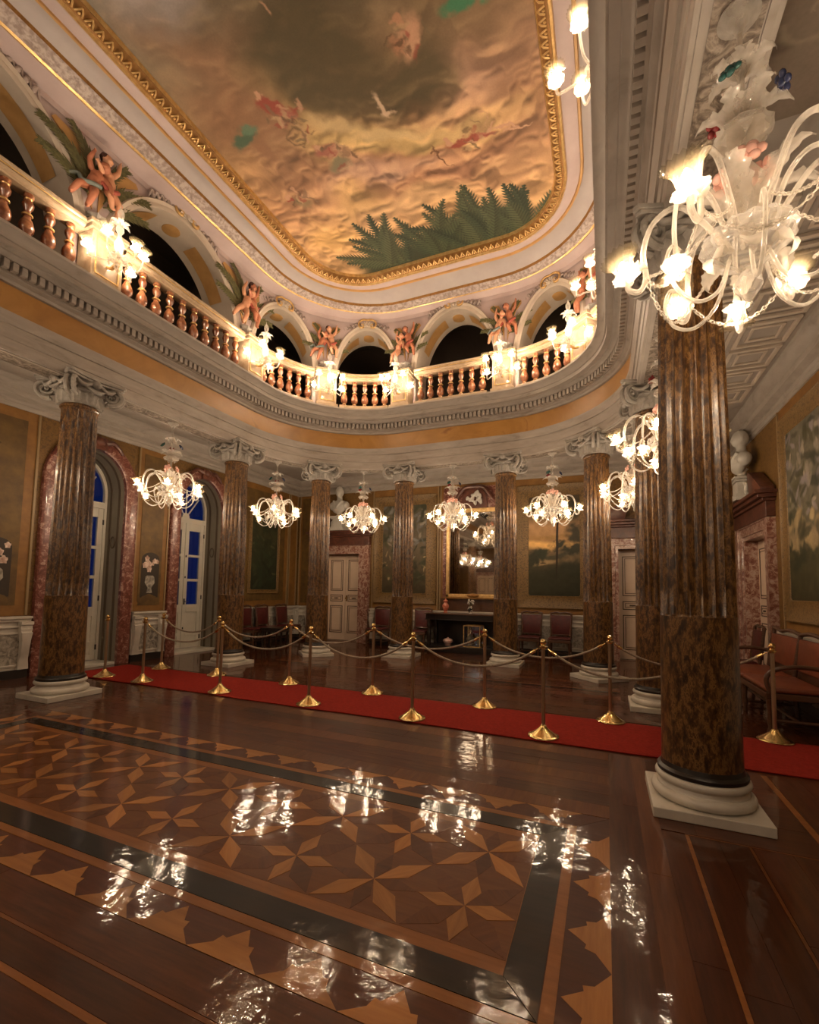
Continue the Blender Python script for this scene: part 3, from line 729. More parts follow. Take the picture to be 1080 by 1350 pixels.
# decorated wall fields: a painted band frame with a panel and thin gilt strips
def field(side, u, hw, z0, z1, inner, parent, band=.16):
    Mx = wall_M(side, u); q = MB()
    o = MB().box(-hw, hw, .0, .012, z0, z1).build('wall_field', M['wallorange'], None, 0); o.parent = parent; o.matrix_world = Mx
    if inner:
        o = MB().box(-hw+band, hw-band, .01, .02, z0+band, z1-band).build('wall_panel', inner, None, 0); o.parent = parent; o.matrix_world = Mx
    for x in (-hw, hw):
        o = MB().box(x-.018, x+.018, .0, .035, z0, z1).build('gilt_strip', M['strip'], None, 0, .006); o.parent = parent; o.matrix_world = Mx
def vase_painting(side, u, z, parent):
    Mx = wall_M(side, u)
    def add(name, mb, mat):
        o = mb.build(name, mat, None, 0); o.parent = parent; o.matrix_world = Mx @ Matrix.Translation((0, .021, z)) @ Matrix.Rotation(PI/2, 4, 'X') @ Matrix.Rotation(PI, 4, 'Y') @ Matrix.Diagonal((1.3, 1.5, 1, 1))
    add('painted_ground', MB().prism([(-.155,-.30),(.155,-.30),(.155,.22)]+[(.155*math.cos(a), .22+.10*math.sin(a)) for a in [PI*k/10 for k in range(1, 10)]]+[(-.155,.22)], -.004, .0), M['soil'])
    add('painted_vase', MB().prism([(-.05,-.24),(.05,-.24),(.03,-.17),(.085,-.10),(.075,-.02),(.05,.0),(-.05,.0),(-.075,-.02),(-.085,-.10),(-.03,-.17)], .0, .004), M['relief'])
    rn = random.Random(int(u*10))
    for k in range(12):
        x, y = rn.uniform(-.12, .12), rn.uniform(.02, .25); r = rn.uniform(.025, .045)
        add('painted_bloom', MB().prism([(x+r*math.cos(a)*(1+.2*math.sin(5*a)), y+r*math.sin(a)*(1+.2*math.sin(5*a))) for a in [2*PI*i/14 for i in range(14)]], .0, .003+.0004*k), M['flowers'])
    add('painted_scroll', MB().prism([(-.17,-.36),(-.10,-.38),(0,-.33),(.10,-.38),(.17,-.36),(.12,-.29),(0,-.25),(-.12,-.29)], .0, .004), M['wallolive'])
field('L', 3.52, .88, 1.0, 4.33, M['wallolive'], wall_left); vase_painting('L', 3.95, 1.75, wall_left)
field('L', 6.56, .36, 1.0, 4.33, M['wallolive'], wall_left, .11); vase_painting('L', 6.56, 1.72, wall_left)
field('L', 9.95, 1.02, 1.0, 4.33, M['wallolive'], wall_left); field('L', 11.22, .17, 1.0, 4.33, None, wall_left)
field('F', -5.25, .25, 1.0, 4.33, M['wallolive'], wall_far, .08); field('F', 5.25, .25, 1.0, 4.33, M['wallolive'], wall_far, .08)
field('F', -1.98, .98, 1.0, 4.33, None, wall_far); field('F', 1.98, .98, 1.0, 4.33, None, wall_far)
field('R', 6.10, 2.36, 1.0, 4.33, None, wall_right); field('R', 11.18, .20, 1.0, 4.33, None, wall_right)
field('F', 0, .93, 1.0, 4.33, M['redmarble'], wall_far, .08)

# ------------------------------------------------------------------ arched french windows
def window(n, yc):
    root = empty(f'window_{n}', (0,0,0)); root['kind'] = 'structure'; root.matrix_world = wall_M('L', yc)
    hw, dr, hd = .60, -.52, .60
    def arc(h, rise0, zs=ZSP): return [(-h*math.cos(PI*k/24), zs+rise0*math.sin(PI*k/24)) for k in range(25)]
    # marble surround on the wall
    sur = lambda e: [(-(hw+e), 0)]+arc(hw+e, ZAP-ZSP+e)+[(hw+e, 0)]
    pr = [(0,.0),(0,.07),(.03,.085),(.10,.075),(.19,.09),(.235,.07),(.24,.0)]
    rws = [[(x, d, z) for e, d in pr for (x, z) in [sur(e)[k]]] for k in range(27)]
    MB().grid(rws).build('marble_surround', M['redmarble'], root)
    # keystone crest
    q = MB(); z = ZAP+.16
    q.box(-.13, .13, .04, .15, z-.17, z+.06); q.ell((0,.14,z-.02), (.10,.06,.09), 10, 6)
    for sx in (-1, 1):
        q.tube([(sx*.10,.10,z-.02),(sx*.26,.10,z+.02),(sx*.38,.10,z-.06),(sx*.46,.09,z-.15)], [.06,.05,.045,.03], 8)
    q.build('crest', M['darkmarble'], root)
    # reveal
    path_ = [(-hw, 0)]+arc(hw, ZAP-ZSP)+[(hw, 0)]; p2_ = [(-hd+.02, 0)]+arc(hd-.02, ZAP-ZSP-.02)+[(hd-.02, 0)]
    MB().grid([[(a[0], .0, a[1]), (b[0], dr, b[1])] for a, b in zip(path_, p2_)]).build('reveal', M['reveal'], root)
    for t in (.18, .62):
        rws = []
        for a, b in zip(path_, p2_):
            nx = Vector((-a[0], 0, (ZSP-a[1]) if a[1] > ZSP else 0)).normalized()*.012
            rws.append([(a[0]*(1-u)+b[0]*u+nx.x*h, dr*u, max(0, a[1]*(1-u)+b[1]*u+nx.z*h)) for u, h in ((t,0),(t,1),(t+.10,1),(t+.10,0))])
        MB().grid(rws).build('reveal_moulding', M['revealtrim'], root)
    for sx in (-1, 1):
        ringp = [(sx*(hw-.02), dr*.45+.06*math.cos(a), 2.35+.11*math.sin(a)) for a in [2*PI*k/18 for k in range(18)]]
        MB().tube(ringp, .014, 6, closed=True).build('reveal_rosette', M['revealtrim'], root)
    MB().box(-hw, hw, dr-.04, .02, -.004, .05).build('threshold', M['plinth'], root, 0, .006)
    # frame, transom, fanlight
    yb = dr
    fr = MB(); fo = [(-hd+.01, 0)]+arc(hd-.01, ZAP-ZSP-.03)+[(hd-.01, 0)]; fi = [(-hd+.07, 0)]+arc(hd-.07, ZAP-ZSP-.09)+[(hd-.07, 0)]
    fr.grid([[(o[0], yb-.02, o[1]), (o[0], yb+.05, o[1]), (i[0], yb+.05, i[1]), (i[0], yb-.02, i[1])] for o, i in zip(fo, fi)])
    fr.box(-hd+.05, hd-.05, yb-.02, yb+.06, 3.02, 3.14)
    fr.build('window_frame', M['doorwhite'], root)
    fan = MB()
    for a in (PI/4, PI/2, 3*PI/4): fan.tube([(.08*math.cos(a), yb+.01, 3.16+.08*math.sin(a)), ((hd-.1)*math.cos(a), yb+.01, 3.2+.62*math.sin(a))], .018, 6)
    fan.lathe([(.10,-.02),(.10,.03),(.06,.04)], 16, M=Matrix.Translation((0, yb, 3.16)) @ Matrix.Rotation(-PI/2, 4, 'X'))
    fan.build('fanlight_bar', M['doorwhite'], root)
    MB().grid([[(i[0], yb+.005, max(i[1], 3.1)), (0, yb+.005, 3.1)] for i in fi[1:-1]]).build('fanlight_pane', M['pane'], root, 0)
    # two leaves of three panes each
    for sx in (-1, 1):
        lw = hd-.075; x0, x1 = (sx*.006, sx*lw) if sx > 0 else (-lw, -.006)
        lf = MB(); ya, ybk = yb-.01, yb+.045
        zs = [1.08, 1.66, 2.24, 2.84]
        lf.box(x0, x0+.10, ya, ybk, .06, 3.02); lf.box(x1-.10, x1, ya, ybk, .06, 3.02); lf.box(x0+.1, x1-.1, ya, ybk, .06, .16); lf.box(x0+.1, x1-.1, ya, ybk, 2.84, 3.02)
        lf.box(x0+.1, x1-.1, ya, ybk, .90, 1.08); lf.box(x0+.1, x1-.1, ya, ybk, .34, .42)
        for z in zs[1:3]: lf.box(x0+.1, x1-.1, ya, ybk, z-.03, z+.03)
        lf.box(x0+.1, x1-.1, ya+.01, ybk-.02, .16, .90)
        lo = lf.build('window_leaf', M['doorwhite'], root, 0, .004)
        for z, z2 in zip(zs, zs[1:]): MB().box(x0+.09, x1-.09, yb+.012, yb+.018, z, z2).build('pane', M['pane'], lo, 0)
        hq = MB()
        for z in (.25, 1.2, 2.7): hq.box((x1 if sx > 0 else x0)-.012, (x1 if sx > 0 else x0)+.012, ybk, ybk+.015, z, z+.10)
        hq.build('hinge', M['ebony'], lo, 0)
        if sx < 0:
            k = MB(); k.box(x1-.05, x1-.02, ybk, ybk+.012, 1.08, 1.22); k.tube([(x1-.035, ybk, 1.15), (x1-.035, ybk+.05, 1.15), (x1-.13, ybk+.05, 1.15)], .01, 6)
            for z in (.5, 1.7, 2.2): k.box(x1-.045, x1-.02, ybk, ybk+.012, z, z+.05)
            k.build('handle', M['ebony'], lo, 0)
    return root
window(1, 5.33); window(2, 7.80)

# ------------------------------------------------------------------ doors with marble surrounds
def door(n, side, u, rec=.30):
    root = empty(f'door_{n}', (0,0,0)); root['kind'] = 'structure'; root.matrix_world = wall_M(side, u)
    hw, H, jw = .62, 2.55, .33
    out = hw+jw
    pr = [(0,.0),(0,.06),(.05,.06),(.055,.085),(.20,.09),(.205,.115),(jw,.12),(jw,0)]
    pth = lambda e: [(-(hw+e), 0), (-(hw+e), H+min(e, .22)), (hw+e, H+min(e, .22)), (hw+e, 0)]
    MB().grid([[(pth(e)[k][0], d, pth(e)[k][1]) for e, d in pr] for k in range(4)]).build('door_surround', M['doormarble'], root, 30)
    q = MB(); q.box(-hw, -hw+.02, -rec, .06, 0, H); q.box(hw-.02, hw, -rec, .06, 0, H); q.box(-hw, hw, -rec, .06, H-.02, H); q.build('door_reveal', M['doormarble'], root, 0)
    # entablature and broken pediment in darker marble
    q = MB(); q.box(-out-.02, out+.02, 0, .13, 2.775, 3.02); q.box(-out-.05, out+.05, 0, .18, 3.02, 3.07); q.box(-out-.10, out+.10, 0, .25, 3.07, 3.13); q.box(-out-.14, out+.14, 0, .30, 3.13, 3.19)
    q.build('door_entablature', M['darkmarble'], root, 0, .008)
    q = MB()
    for sx in (-1, 1):
        c = [(sx*(out+.10), 3.19), (sx*(out+.10), 3.24), (sx*.80, 3.40), (sx*.55, 3.56), (sx*.42, 3.62), (sx*.36, 3.56), (sx*.40, 3.45), (sx*.46, 3.19)]
        q.prism([(x, z) for x, z in c], -.22, -.02, Matrix.Rotation(PI/2, 4, 'X') )
    q.build('broken_pediment', M['darkmarble'], root, 30, .01)
    # double-leaf panelled door
    for sx in (-1, 1):
        x0, x1 = (.004, hw-.02) if sx > 0 else (-hw+.02, -.004)
        lo = MB().box(x0, x1, -rec, -rec+.045, .01, H-.02).build('door_leaf', M['doorcream'], root, 0, .004)
        a, b = x0+.085, x1-.085; yf = -rec+.045
        for z0, z1 in ((.22, 1.02), (1.14, 1.34), (1.46, 2.38)):
            for e, wd, mt in ((0, .018, 'line'), (.05, .010, 'line')):
                p = MB(); p.box(a+e, b-e, yf, yf+.008, z0+e, z0+e+wd); p.box(a+e, b-e, yf, yf+.008, z1-e-wd, z1-e); p.box(a+e, a+e+wd, yf, yf+.008, z0+e+wd, z1-e-wd); p.box(b-e-wd, b-e, yf, yf+.008, z0+e+wd, z1-e-wd)
                p.build('panel_line', M[mt], lo, 0)
            MB().box(a+.07, b-.07, yf, yf+.012, z0+.07, z1-.07).build('door_panel', M['doorcream'], lo, 0, .005)
        c = (a+b)/2; p = MB(); p.box(c-.07, c+.07, yf+.01, yf+.018, 1.225, 1.255); p.ell((c, yf+.015, 1.24), (.03, .008, .02), 8, 5)
        p.build('panel_ornament', M['line'], lo, 0)
        if sx < 0:
            p = MB(); p.ell((x1-.04, yf+.045, 1.24), (.024, .024, .024), 10, 7); p.tube([(x1-.04, yf, 1.24), (x1-.04, yf+.04, 1.24)], .009, 8); p.box(x1-.06, x1-.02, yf, yf+.008, 1.15, 1.32)
            p.build('door_knob', M['brass'], lo)
    MB().box(-hw, hw, -rec-.02, .02, -.004, .006).build('threshold', M['f_dark'], root, 0)
    MB().box(-hw, hw, -rec-.05, -rec-.04, 0, H).build('dark_behind', M['dark'], root, 0)
    return root
door(1, 'F', -4.0); door(2, 'F', 4.0); door(3, 'R', DY, .20)

door(4, 'N', -4.0, .0)

# ------------------------------------------------------------------ columns
def make_column():
    root = empty('column', (0,0,0), 0, 'x', 'column', 'fluted marble columns around the hall')
    q = MB().box(-.344, .344, -.344, .344, 0, .068); q.build('plinth', M['plinth'], root, 0, .006)
    tor = lambda r, z0, z1, n=7: [(r+(z1-z0)/2*math.cos(-PI/2+PI*k/n), (z0+z1)/2+(z1-z0)/2*math.sin(-PI/2+PI*k/n)) for k in range(n+1)]
    pf = [(.30,.066)]+tor(.288,.068,.142)+[(.287,.146),(.280,.152),(.268,.162),(.266,.172),(.272,.178)]+tor(.272,.182,.236)+[(.25,.237)]
    MB().lathe(pf, 48).build('base_moulding', M['plinth'], root)
    sh = MB().lathe([(.27,.232),(.282,.24),(.284,.262),(.272,.275),(.262,.28),(.255,.31)], 48); sh.build('base_ring', M['darkstone'], root)
    # plain lower drum, slightly reeded; fluted upper drum
    def reed(a, k, r, z): return (r*(1+.006*abs(math.sin(10*a))), z)
    MB().lathe([(.253,.30),(.250,.6),(.247,1.0),(.244,1.355)], 80, fn=reed).build('lower_drum', M['column'], root, 30)
    def flute(a, k, r, z):
        d = .15 if 0 < k < 13 else 0
        return (r*(1-d*max(0, abs(math.sin(10*a))-.26)**.6), z)
    pr = [(.242,1.352)]+[(.242-.031*((i/12)**1.5), 1.37+2.56*i/12) for i in range(13)]+[(.212,3.945)]
    MB().lathe(pr, 160, fn=flute).build('upper_drum', M['column'], root, 25)
    MB().lathe([(.212,3.94),(.214,3.955),(.232,3.965),(.236,3.985),(.228,4.0),(.212,4.02)], 40).build('astragal', M['column'], root)
    cap = empty('capital'); cap.parent = root; cap.scale = (1.28, 1.28, 1.2); cap.location = (0, 0, -4.02*.2-.004)
    MB().lathe([(.20,4.015),(.205,4.05),(.20,4.12),(.205,4.20),(.235,4.26),(.25,4.275)], 32).build('bell', M['stone'], cap)
    MB().lathe([(.215,4.155),(.245,4.165),(.25,4.185),(.24,4.20),(.21,4.205)], 32).build('egg_band', M['stone'], cap)
    ab = []
    for k in range(4):
        a0 = PI/4+k*PI/2
        for t in range(9):
            u = -1+2*t/8; mid = a0+PI/4; x = .24+.062*u*u; y = u*.275
            ab.append((math.cos(mid)*x-math.sin(mid)*y, math.sin(mid)*x+math.cos(mid)*y))
    q = MB().prism(ab, 4.275, 4.30); q.prism([(x*1.05, y*1.05) for x, y in ab], 4.302, 4.332); q.build('abacus', M['stone'], cap, 0, .004)
    # volutes on the four diagonals
    vq = MB(); n = 30
    for k in (-1, 1):
        pts = [(.015*k+0, 0, 0)]*0
        for i in range(n):
            t = i/(n-1); a = -PI/2-.4+t*4.2*PI; r = .098*(1-t)+.008
            pts.append((.31+.0+r*math.cos(a), k*(.034-.012*t), 4.185+r*math.sin(a)))
        vq.tube(pts, [.022*(1-.55*i/(n-1)) for i in range(n)], 7)
    vq.ell((.31, 0, 4.185), (.022, .05, .022), 8, 6); vq.tube([(.16,0,4.255),(.22,0,4.275),(.29,0,4.285),(.35,0,4.27)], [.03,.034,.034,.025], 8)
    vm = vq.mesh('volute', 50); vm.materials.append(M['stone'])
    for k in range(4): link('volute', vm, cap, (0,0,0), (0,0,PI/4+k*PI/2))
    # acanthus leaves under the volutes, masks and swags between
    lq = MB(); rows = []
    for i in range(8):
        t = i/7; z = 4.02+.15*math.sin(min(1, t*1.25)*PI/2) - (.05*max(0, t-.75)*4*.6); out = .215+.02*t+.085*max(0, t-.45)**1.3
        w_ = .078*math.sin(PI*min(1, .25+t*.72))
        rows.append([(out-(abs(u)**1.6)*.03+.008*math.cos(u*9), u*w_*(1+.16*math.sin(t*19)), z) for u in (-1,-.66,-.33,0,.33,.66,1)])
    lq.grid(rows); b = [[(x-.014, y, z) for x, y, z in r] for r in rows]; lq.grid(b[::-1])
    lm = lq.mesh('acanthus_leaf', 60); lm.materials.append(M['stone'])
    for k in range(8): link('acanthus_leaf', lm, cap, (0,0,0), (0,0,k*PI/4))
    fq = MB(); fq.ell((.272,0,4.25), (.04,.05,.045), 10, 7); fq.ell((.30,0,4.235), (.018,.018,.022), 8, 5)
    for sx in (-1, 1): fq.tube([(.265,sx*.045,4.245),(.262,sx*.10,4.205),(.262,sx*.16,4.21),(.268,sx*.20,4.245)], [.016,.026,.024,.014], 7)
    fq.tube([(.262,-.09,4.19),(.275,-.04,4.165),(.278,0,4.158),(.275,.04,4.165),(.262,.09,4.19)], [.012,.02,.024,.02,.012], 7)
    fm = fq.mesh('mask_swag', 60); fm.materials.append(M['stone'])
    for k in range(4): link('mask_and_swag', fm, cap, (0,0,0), (0,0,k*PI/2))
    return root
col0 = make_column()
col_info = [(2, 'brown marble column on the window side, standing before the first arched window'),
            (3, 'brown marble column on the window side, just past the second arched window'),
            (4, 'brown marble column on the curved corner, hiding half of the door under the bust'),
            (5, 'brown marble column between the bird painting and the console table'),
            (6, 'brown marble column hiding the right edge of the big gilt mirror'),
            (7, 'brown marble column on the curved corner beside the sunset landscape painting'),
            (8, 'brown marble column mostly hidden behind the largest column'),
            (0, 'brown marble column on the window side, seen only in the mirror'),
            (9, 'largest brown marble column, standing nearest the camera on a square cream plinth')]
for k, (i, lab) in enumerate(col_info):
    p, n = path(COLS[i]); o = col0 if k == 0 else copy_tree(col0)
    place(o, (p.x, p.y, 0), math.atan2(n.y, n.x), 'fluted '+lab)

# ------------------------------------------------------------------ balustrade on the gallery edge
bp = [(.052,5.785),(.058,5.80),(.058,5.83),(.034,5.845),(.036,5.86),(.075,5.91),(.082,5.96),(.070,6.02),(.040,6.08),(.034,6.10),(.052,6.112),(.052,6.128),(.032,6.14),(.034,6.18),(.058,6.225),(.062,6.26),(.046,6.30),(.034,6.325),(.052,6.34),(.056,6.37),(.056,6.385)]
bal_mat = M_noise('red brown veined marble', [(.3, (.09,.028,.012)), (.5, (.19,.065,.028)), (.62, (.32,.14,.065)), (.75, (.15,.05,.02))], 9, rough=.28, detail=7, dist=.8, coat=.5, rnd=True)
rail_mat = M_noise('yellow veined marble', [(.3, (.27,.185,.115)), (.55, (.40,.30,.20)), (.75, (.30,.205,.125))], 5, rough=.3, detail=7, dist=.8, coat=.4)
bm_ = MB().lathe(bp, 16).mesh('baluster', 40); bm_.materials.append(bal_mat)
gm = MB().lathe([(.053,-.011),(.060,0),(.053,.011)], 16)
gmm = gm.mesh('baluster_ring', 40); gmm.materials.append(M['gold'])
bay_lab = {1: 'balustrade of red marble balusters, nearest stretch, cut off by the picture edge', 2: 'long straight balustrade stretch above the two arched windows', 3: 'curved balustrade stretch above the first corner',
           4: 'balustrade stretch above the white bust, under the narrow arch', 5: 'balustrade stretch above the console table and mirror', 6: 'balustrade stretch above the sunset landscape painting',
           7: 'curved balustrade stretch beside the last wall candelabrum before the cornice edge', 8: 'balustrade stretch mostly hidden by the near cornice'}
for i in range(1, 8):
    g0, g1 = [.345 if 4 <= j <= 7 else .285 for j in (i, i+1)]; s0, s1 = COLS[i]+g0, COLS[i+1]-g1
    root = empty('balustrade', at((s0+s1)/2, .22, 5.58), 0, bay_lab[i], 'balustrade', 'balustrade stretches of the gallery')
    inv = Matrix.Translation(root.location).inverted()
    ss = samples(s0, s1, .15)
    def strip(name, prof, mat):
        q = MB().grid([[inv @ Vector(at(s, d, z)) for d, z in prof] for s in ss]); return q.build(name, mat, root)
    strip('base_course', [(.08,5.575),(.36,5.575),(.36,5.72),(.33,5.74),(.33,5.785),(.10,5.785),(.08,5.72),(.08,5.575)], rail_mat)
    strip('handrail', [(.13,6.385),(.31,6.385),(.31,6.41),(.345,6.43),(.35,6.46),(.335,6.48),(.36,6.50),(.36,6.535),(.08,6.535),(.08,6.50),(.11,6.46),(.13,6.41),(.13,6.385)], rail_mat)
    strip('gilt_fillet', [(.345,6.475),(.358,6.483),(.345,6.492)], M['gold'])
    n = max(4, round((s1-s0)/.245))
    for k in range(n):
        s = s0+(s1-s0)*(k+.5)/n; p, nn = path(s); q = p+nn*.22
        b = link('baluster', bm_, root, inv @ Vector((q.x, q.y, 0)))
        for z, k in ((5.846, .72), (6.12, 1), (6.327, .72)): o = link('gilt_ring', gmm, b, (0,0,z)); o.scale = (k, k, 1)

# pedestals over the columns
def make_pedestal():
    root = empty('pedestal', (0,0,0), 0, 'x', 'pedestal', 'gallery pedestals over the columns')
    MB().box(-.25, .25, .05, .42, 5.575, 5.76).build('pedestal_base', rail_mat, root, 0, .01)
    MB().box(-.215, .215, .07, .39, 5.76, 6.44).build('pedestal_die', rail_mat, root, 0, .006)
    q = MB(); q.box(-.25, .25, .05, .42, 6.44, 6.50); q.box(-.27, .27, .03, .44, 6.50, 6.56); q.build('pedestal_cap', rail_mat, root, 0, .01)
    q = MB()
    for x0, x1, z0, z1 in ((-.17,.17,5.82,5.84),(-.17,.17,6.36,6.38),(-.17,-.15,5.84,6.36),(.15,.17,5.84,6.36)): q.box(x0, x1, .388, .402, z0, z1)
    q.build('gilt_panel_frame', M['gold'], root, 0, .003)
    return root
ped0 = make_pedestal()
ped_lab = {2: 'yellow marble gallery pedestal above the column at the first window', 3: 'yellow marble gallery pedestal above the column past the second window', 4: 'yellow marble gallery pedestal above the first corner column',
           5: 'yellow marble gallery pedestal above the column beside the console table', 6: 'yellow marble gallery pedestal above the column at the mirror edge', 7: 'yellow marble gallery pedestal above the second corner column',
           8: 'yellow marble gallery pedestal beside the cornice edge near the big chandelier'}
for k, i in enumerate(range(2, 9)):
    o = ped0 if k == 0 else copy_tree(ped0)
    o.matrix_world = bay_frame(COLS[i], 0, 0); o['label'] = ped_lab[i]

# ------------------------------------------------------------------ glass lamps: shared pieces
def ruffle(amp, nl): return lambda a, k, r, z: (r*(1+amp*(k/6.)**2*math.sin(nl*a)), z)
shade_m = MB().lathe([(.018,0),(.034,.012),(.044,.035),(.048,.06),(.058,.085),(.080,.108),(.094,.116)], 80, fn=lambda a, k, r, z: (r*(1+.035*min(1, k/3.)*math.sin(20*a)), z+(.006 if k > 5 else 0)*math.sin(20*a)), cap0=True, cap1=False).mesh('shade', 60); shade_m.materials.append(M['shade'])
cup_m = MB().lathe([(.016,-.05),(.02,-.035),(.018,-.022),(.05,-.012),(.072,.002),(.070,.008),(.02,.004)], 24, fn=lambda a, k, r, z: (r*(1+(.08*math.sin(9*a) if 2 < k < 6 else 0)), z)).mesh('cup', 60); cup_m.materials.append(M['glass'])
bulb_m = MB().lathe([(.008,.015),(.014,.03),(.021,.05),(.021,.062),(.012,.078),(.003,.088)], 12).mesh('bulb', 60); bulb_m.materials.append(M['bulb'])
bulb_m2 = bulb_m.copy(); bulb_m2.materials.clear(); bulb_m2.materials.append(M['bulb2'])
def lamp_on(arm, M4, bm=None):
    for nm, me in (('bobeche', cup_m), ('shade', shade_m), ('bulb', bm or bulb_m)):
        o = link(nm, me, arm); o.matrix_local = M4
def bez(pts, n=14):
    out = []
    P = [Vector(p) for p in pts]
    for i in range(n+1):
        t = i/n; Q = P[:]
        while len(Q) > 1: Q = [a*(1-t)+b*t for a, b in zip(Q, Q[1:])]
        out.append(Q[0])
    return out
def crom(pts, n=6):
    P = [Vector(p) for p in pts]; P = [2*P[0]-P[1]]+P+[2*P[-1]-P[-2]]; out = []
    for i in range(1, len(P)-2):
        for k in range(n):
            t = k/n; a, b, c, d = P[i-1:i+3]
            out.append(.5*((2*b)+(c-a)*t+(2*a-5*b+4*c-d)*t*t+(3*b-a-3*c+d)*t**3))
    out.append(P[-2]); return out
def leaf_mesh(L, wd, curl, name, mat, lift=.9, n=12, serr=.25):
    # a blown glass leaf along +x rising and curling over at the tip
    rows = []; x = z = 0.; ang = lift; 
    for i in range(n+1):
        t = i/n; w_ = wd*math.sin(PI*(.08+.92*t)**.8)*(1+serr*math.sin(t*40))
        if i == n: w_ = .002
        rows.append([(x, u*w_, z+abs(u)**2*w_*.35) for u in (-1,-.5,0,.5,1)])
        x += L/n*math.cos(ang); z += L/n*math.sin(ang); ang -= curl/n*(.4+1.4*t*t)*1.6
    q = MB().grid(rows); q.grid([[(a, b, c-.006) for a, b, c in r] for r in rows][::-1])
    me = q.mesh(name, 70); me.materials.append(mat); return me
leaf_a = leaf_mesh(.34, .06, 1.9, 'leaf', M['glass'], 1.15)
leaf_b = leaf_mesh(.20, .045, 2.2, 'leaf_small', M['glass'], .9)
leaf_c = leaf_mesh(.16, .05, 2.4, 'leaf_cup', M['glass'], .4, serr=.12)
petal_pink = M_plain('rose tinted glass', (.85,.50,.42), .2)
def chain_mesh(p0, p1, sag, mat):
    q = MB(); n = 26; P0, P1 = Vector(p0), Vector(p1)
    for i in range(n):
        t = (i+.5)/n; p = P0.lerp(P1, t); p.z -= sag*4*t*(1-t)
        tg = (P1-P0); tg.z -= sag*4*(1-2*t); tg.normalize()
        u = tg.orthogonal().normalized(); v = tg.cross(u)
        if i % 2: u, v = v, u
        L = (P1-P0).length/n*.85
        q.tube([p+tg*L*math.cos(a)+u*L*.55*math.sin(a) for a in [2*PI*k/8 for k in range(8)]], .0035, 4, closed=True)
    me = q.mesh('chain', 60); me.materials.append(mat); return me
def make_chandelier():
    root = empty('chandelier', (0,0,0), 0, 'x', 'chandelier', 'glass chandeliers hanging between the columns')
    # origin at the soffit; the bowl hangs about 1.2 m below
    MB().lathe([(.012,.0),(.085,-.006),(.09,-.02),(.05,-.045),(.025,-.075),(.016,-.11)], 24).build('ceiling_rose', M['glass'], root)
    MB().lathe([(.011,-.10),(.011,-.22),(.03,-.25),(.045,-.28),(.03,-.31),(.014,-.34),(.014,-.50),(.05,-.56),(.10,-.60),(.12,-.625),(.11,-.64),(.04,-.66),(.016,-.68),(.016,-.76),(.04,-.80),(.07,-.86),(.085,-.94),(.07,-1.02),(.035,-1.08),(.03,-1.12)], 24, fn=lambda a, k, r, z: (r*(1+.05*math.sin(10*a)), z)).build('stem', M['glass'], root)
    MB().lathe([(.02,-1.09),(.12,-1.10),(.175,-1.13),(.185,-1.16),(.165,-1.20),(.10,-1.25),(.05,-1.28),(.03,-1.31),(.05,-1.345),(.055,-1.38),(.03,-1.42),(.012,-1.45),(.018,-1.47),(.004,-1.50)], 60, fn=lambda a, k, r, z: (r*(1+(.05*math.sin(15*a) if 1 < k < 8 else 0)), z)).build('bowl', M['clear'], root)
    for k in range(6):
        o = link('crown_leaf', leaf_a, root, (0,0,-.64), (0,0,k*PI/3)); o.scale = (.75, .8, .95)
        link('crown_leaf', leaf_c, root, (0,0,-.60), (0,.25,k*PI/3+.5)); o = link('crown_leaf', leaf_b, root, (0,0,-.34), (0,0,k*PI/3+.5)); o.scale = (.95, .9, 1)
        o = link('tall_leaf', leaf_a, root, (.05*math.cos(k*PI/3+.2), .05*math.sin(k*PI/3+.2), -1.04), (0,0,k*PI/3+.2)); o.scale = (1, .8, 1)
    for k in range(6): link('cup_leaf', leaf_c, root, (.10*math.cos(k*PI/3+.5), .10*math.sin(k*PI/3+.5), -1.22), (0, .5, k*PI/3+.5))
    fl = MB(); fl.ell((0,0,0), (.03,.03,.03), 8, 6)
    for k in range(5): fl.ell((.04*math.cos(k*1.257), .04*math.sin(k*1.257), 0), (.026,.026,.018), 8, 5)
    fm = fl.mesh('glass_flower', 60); fm.materials.append(petal_pink)
    for k, (nm, col) in enumerate((('red', (.16,.02,.02)), ('teal', (.018,.07,.06)), ('blue', (.018,.025,.07)))):
        f2 = fm.copy(); f2.materials.clear(); f2.materials.append(M_plain(nm+' glass', col, .2)); a = k*2.09+2.2
        link('glass_flower', f2, root, (.16*math.cos(a), .16*math.sin(a), -.42), (1.0, 0, a+PI/2)); bpy.context.scene.collection.objects[-1].scale = (.75,.75,.75); C.objects[-1]['label'] = nm+' glass flower'
    for k in range(3): link('glass_flower', fm, root, (.10*math.cos(k*2.09+.6), .10*math.sin(k*2.09+.6), -.80), (1.2, 0, k*2.09+.6+PI/2))
    up = crom([(.10,0,-1.13),(.17,0,-1.00),(.27,0,-.88),(.38,0,-.92),(.43,0,-1.06),(.42,0,-1.20),(.45,0,-1.265),(.50,0,-1.24),(.505,0,-1.19)])
    am = MB().tube(up, .0135, 8).mesh('arm', 60); am.materials.append(M['glass'])
    dn = crom([(.10,0,-1.12),(.16,0,-.96),(.24,0,-.90),(.32,0,-.96),(.345,0,-1.10),(.34,0,-1.26)])
    dmh = MB().tube(dn, .011, 8).mesh('arm_down', 60); dmh.materials.append(M['glass'])
    sc = crom([(.08,0,-1.24),(.14,0,-1.40),(.24,0,-1.46),(.34,0,-1.40),(.385,0,-1.28),(.36,0,-1.20),(.32,0,-1.22)])
    scm = MB().tube(sc, .009, 7).mesh('scroll', 60); scm.materials.append(M['glass'])
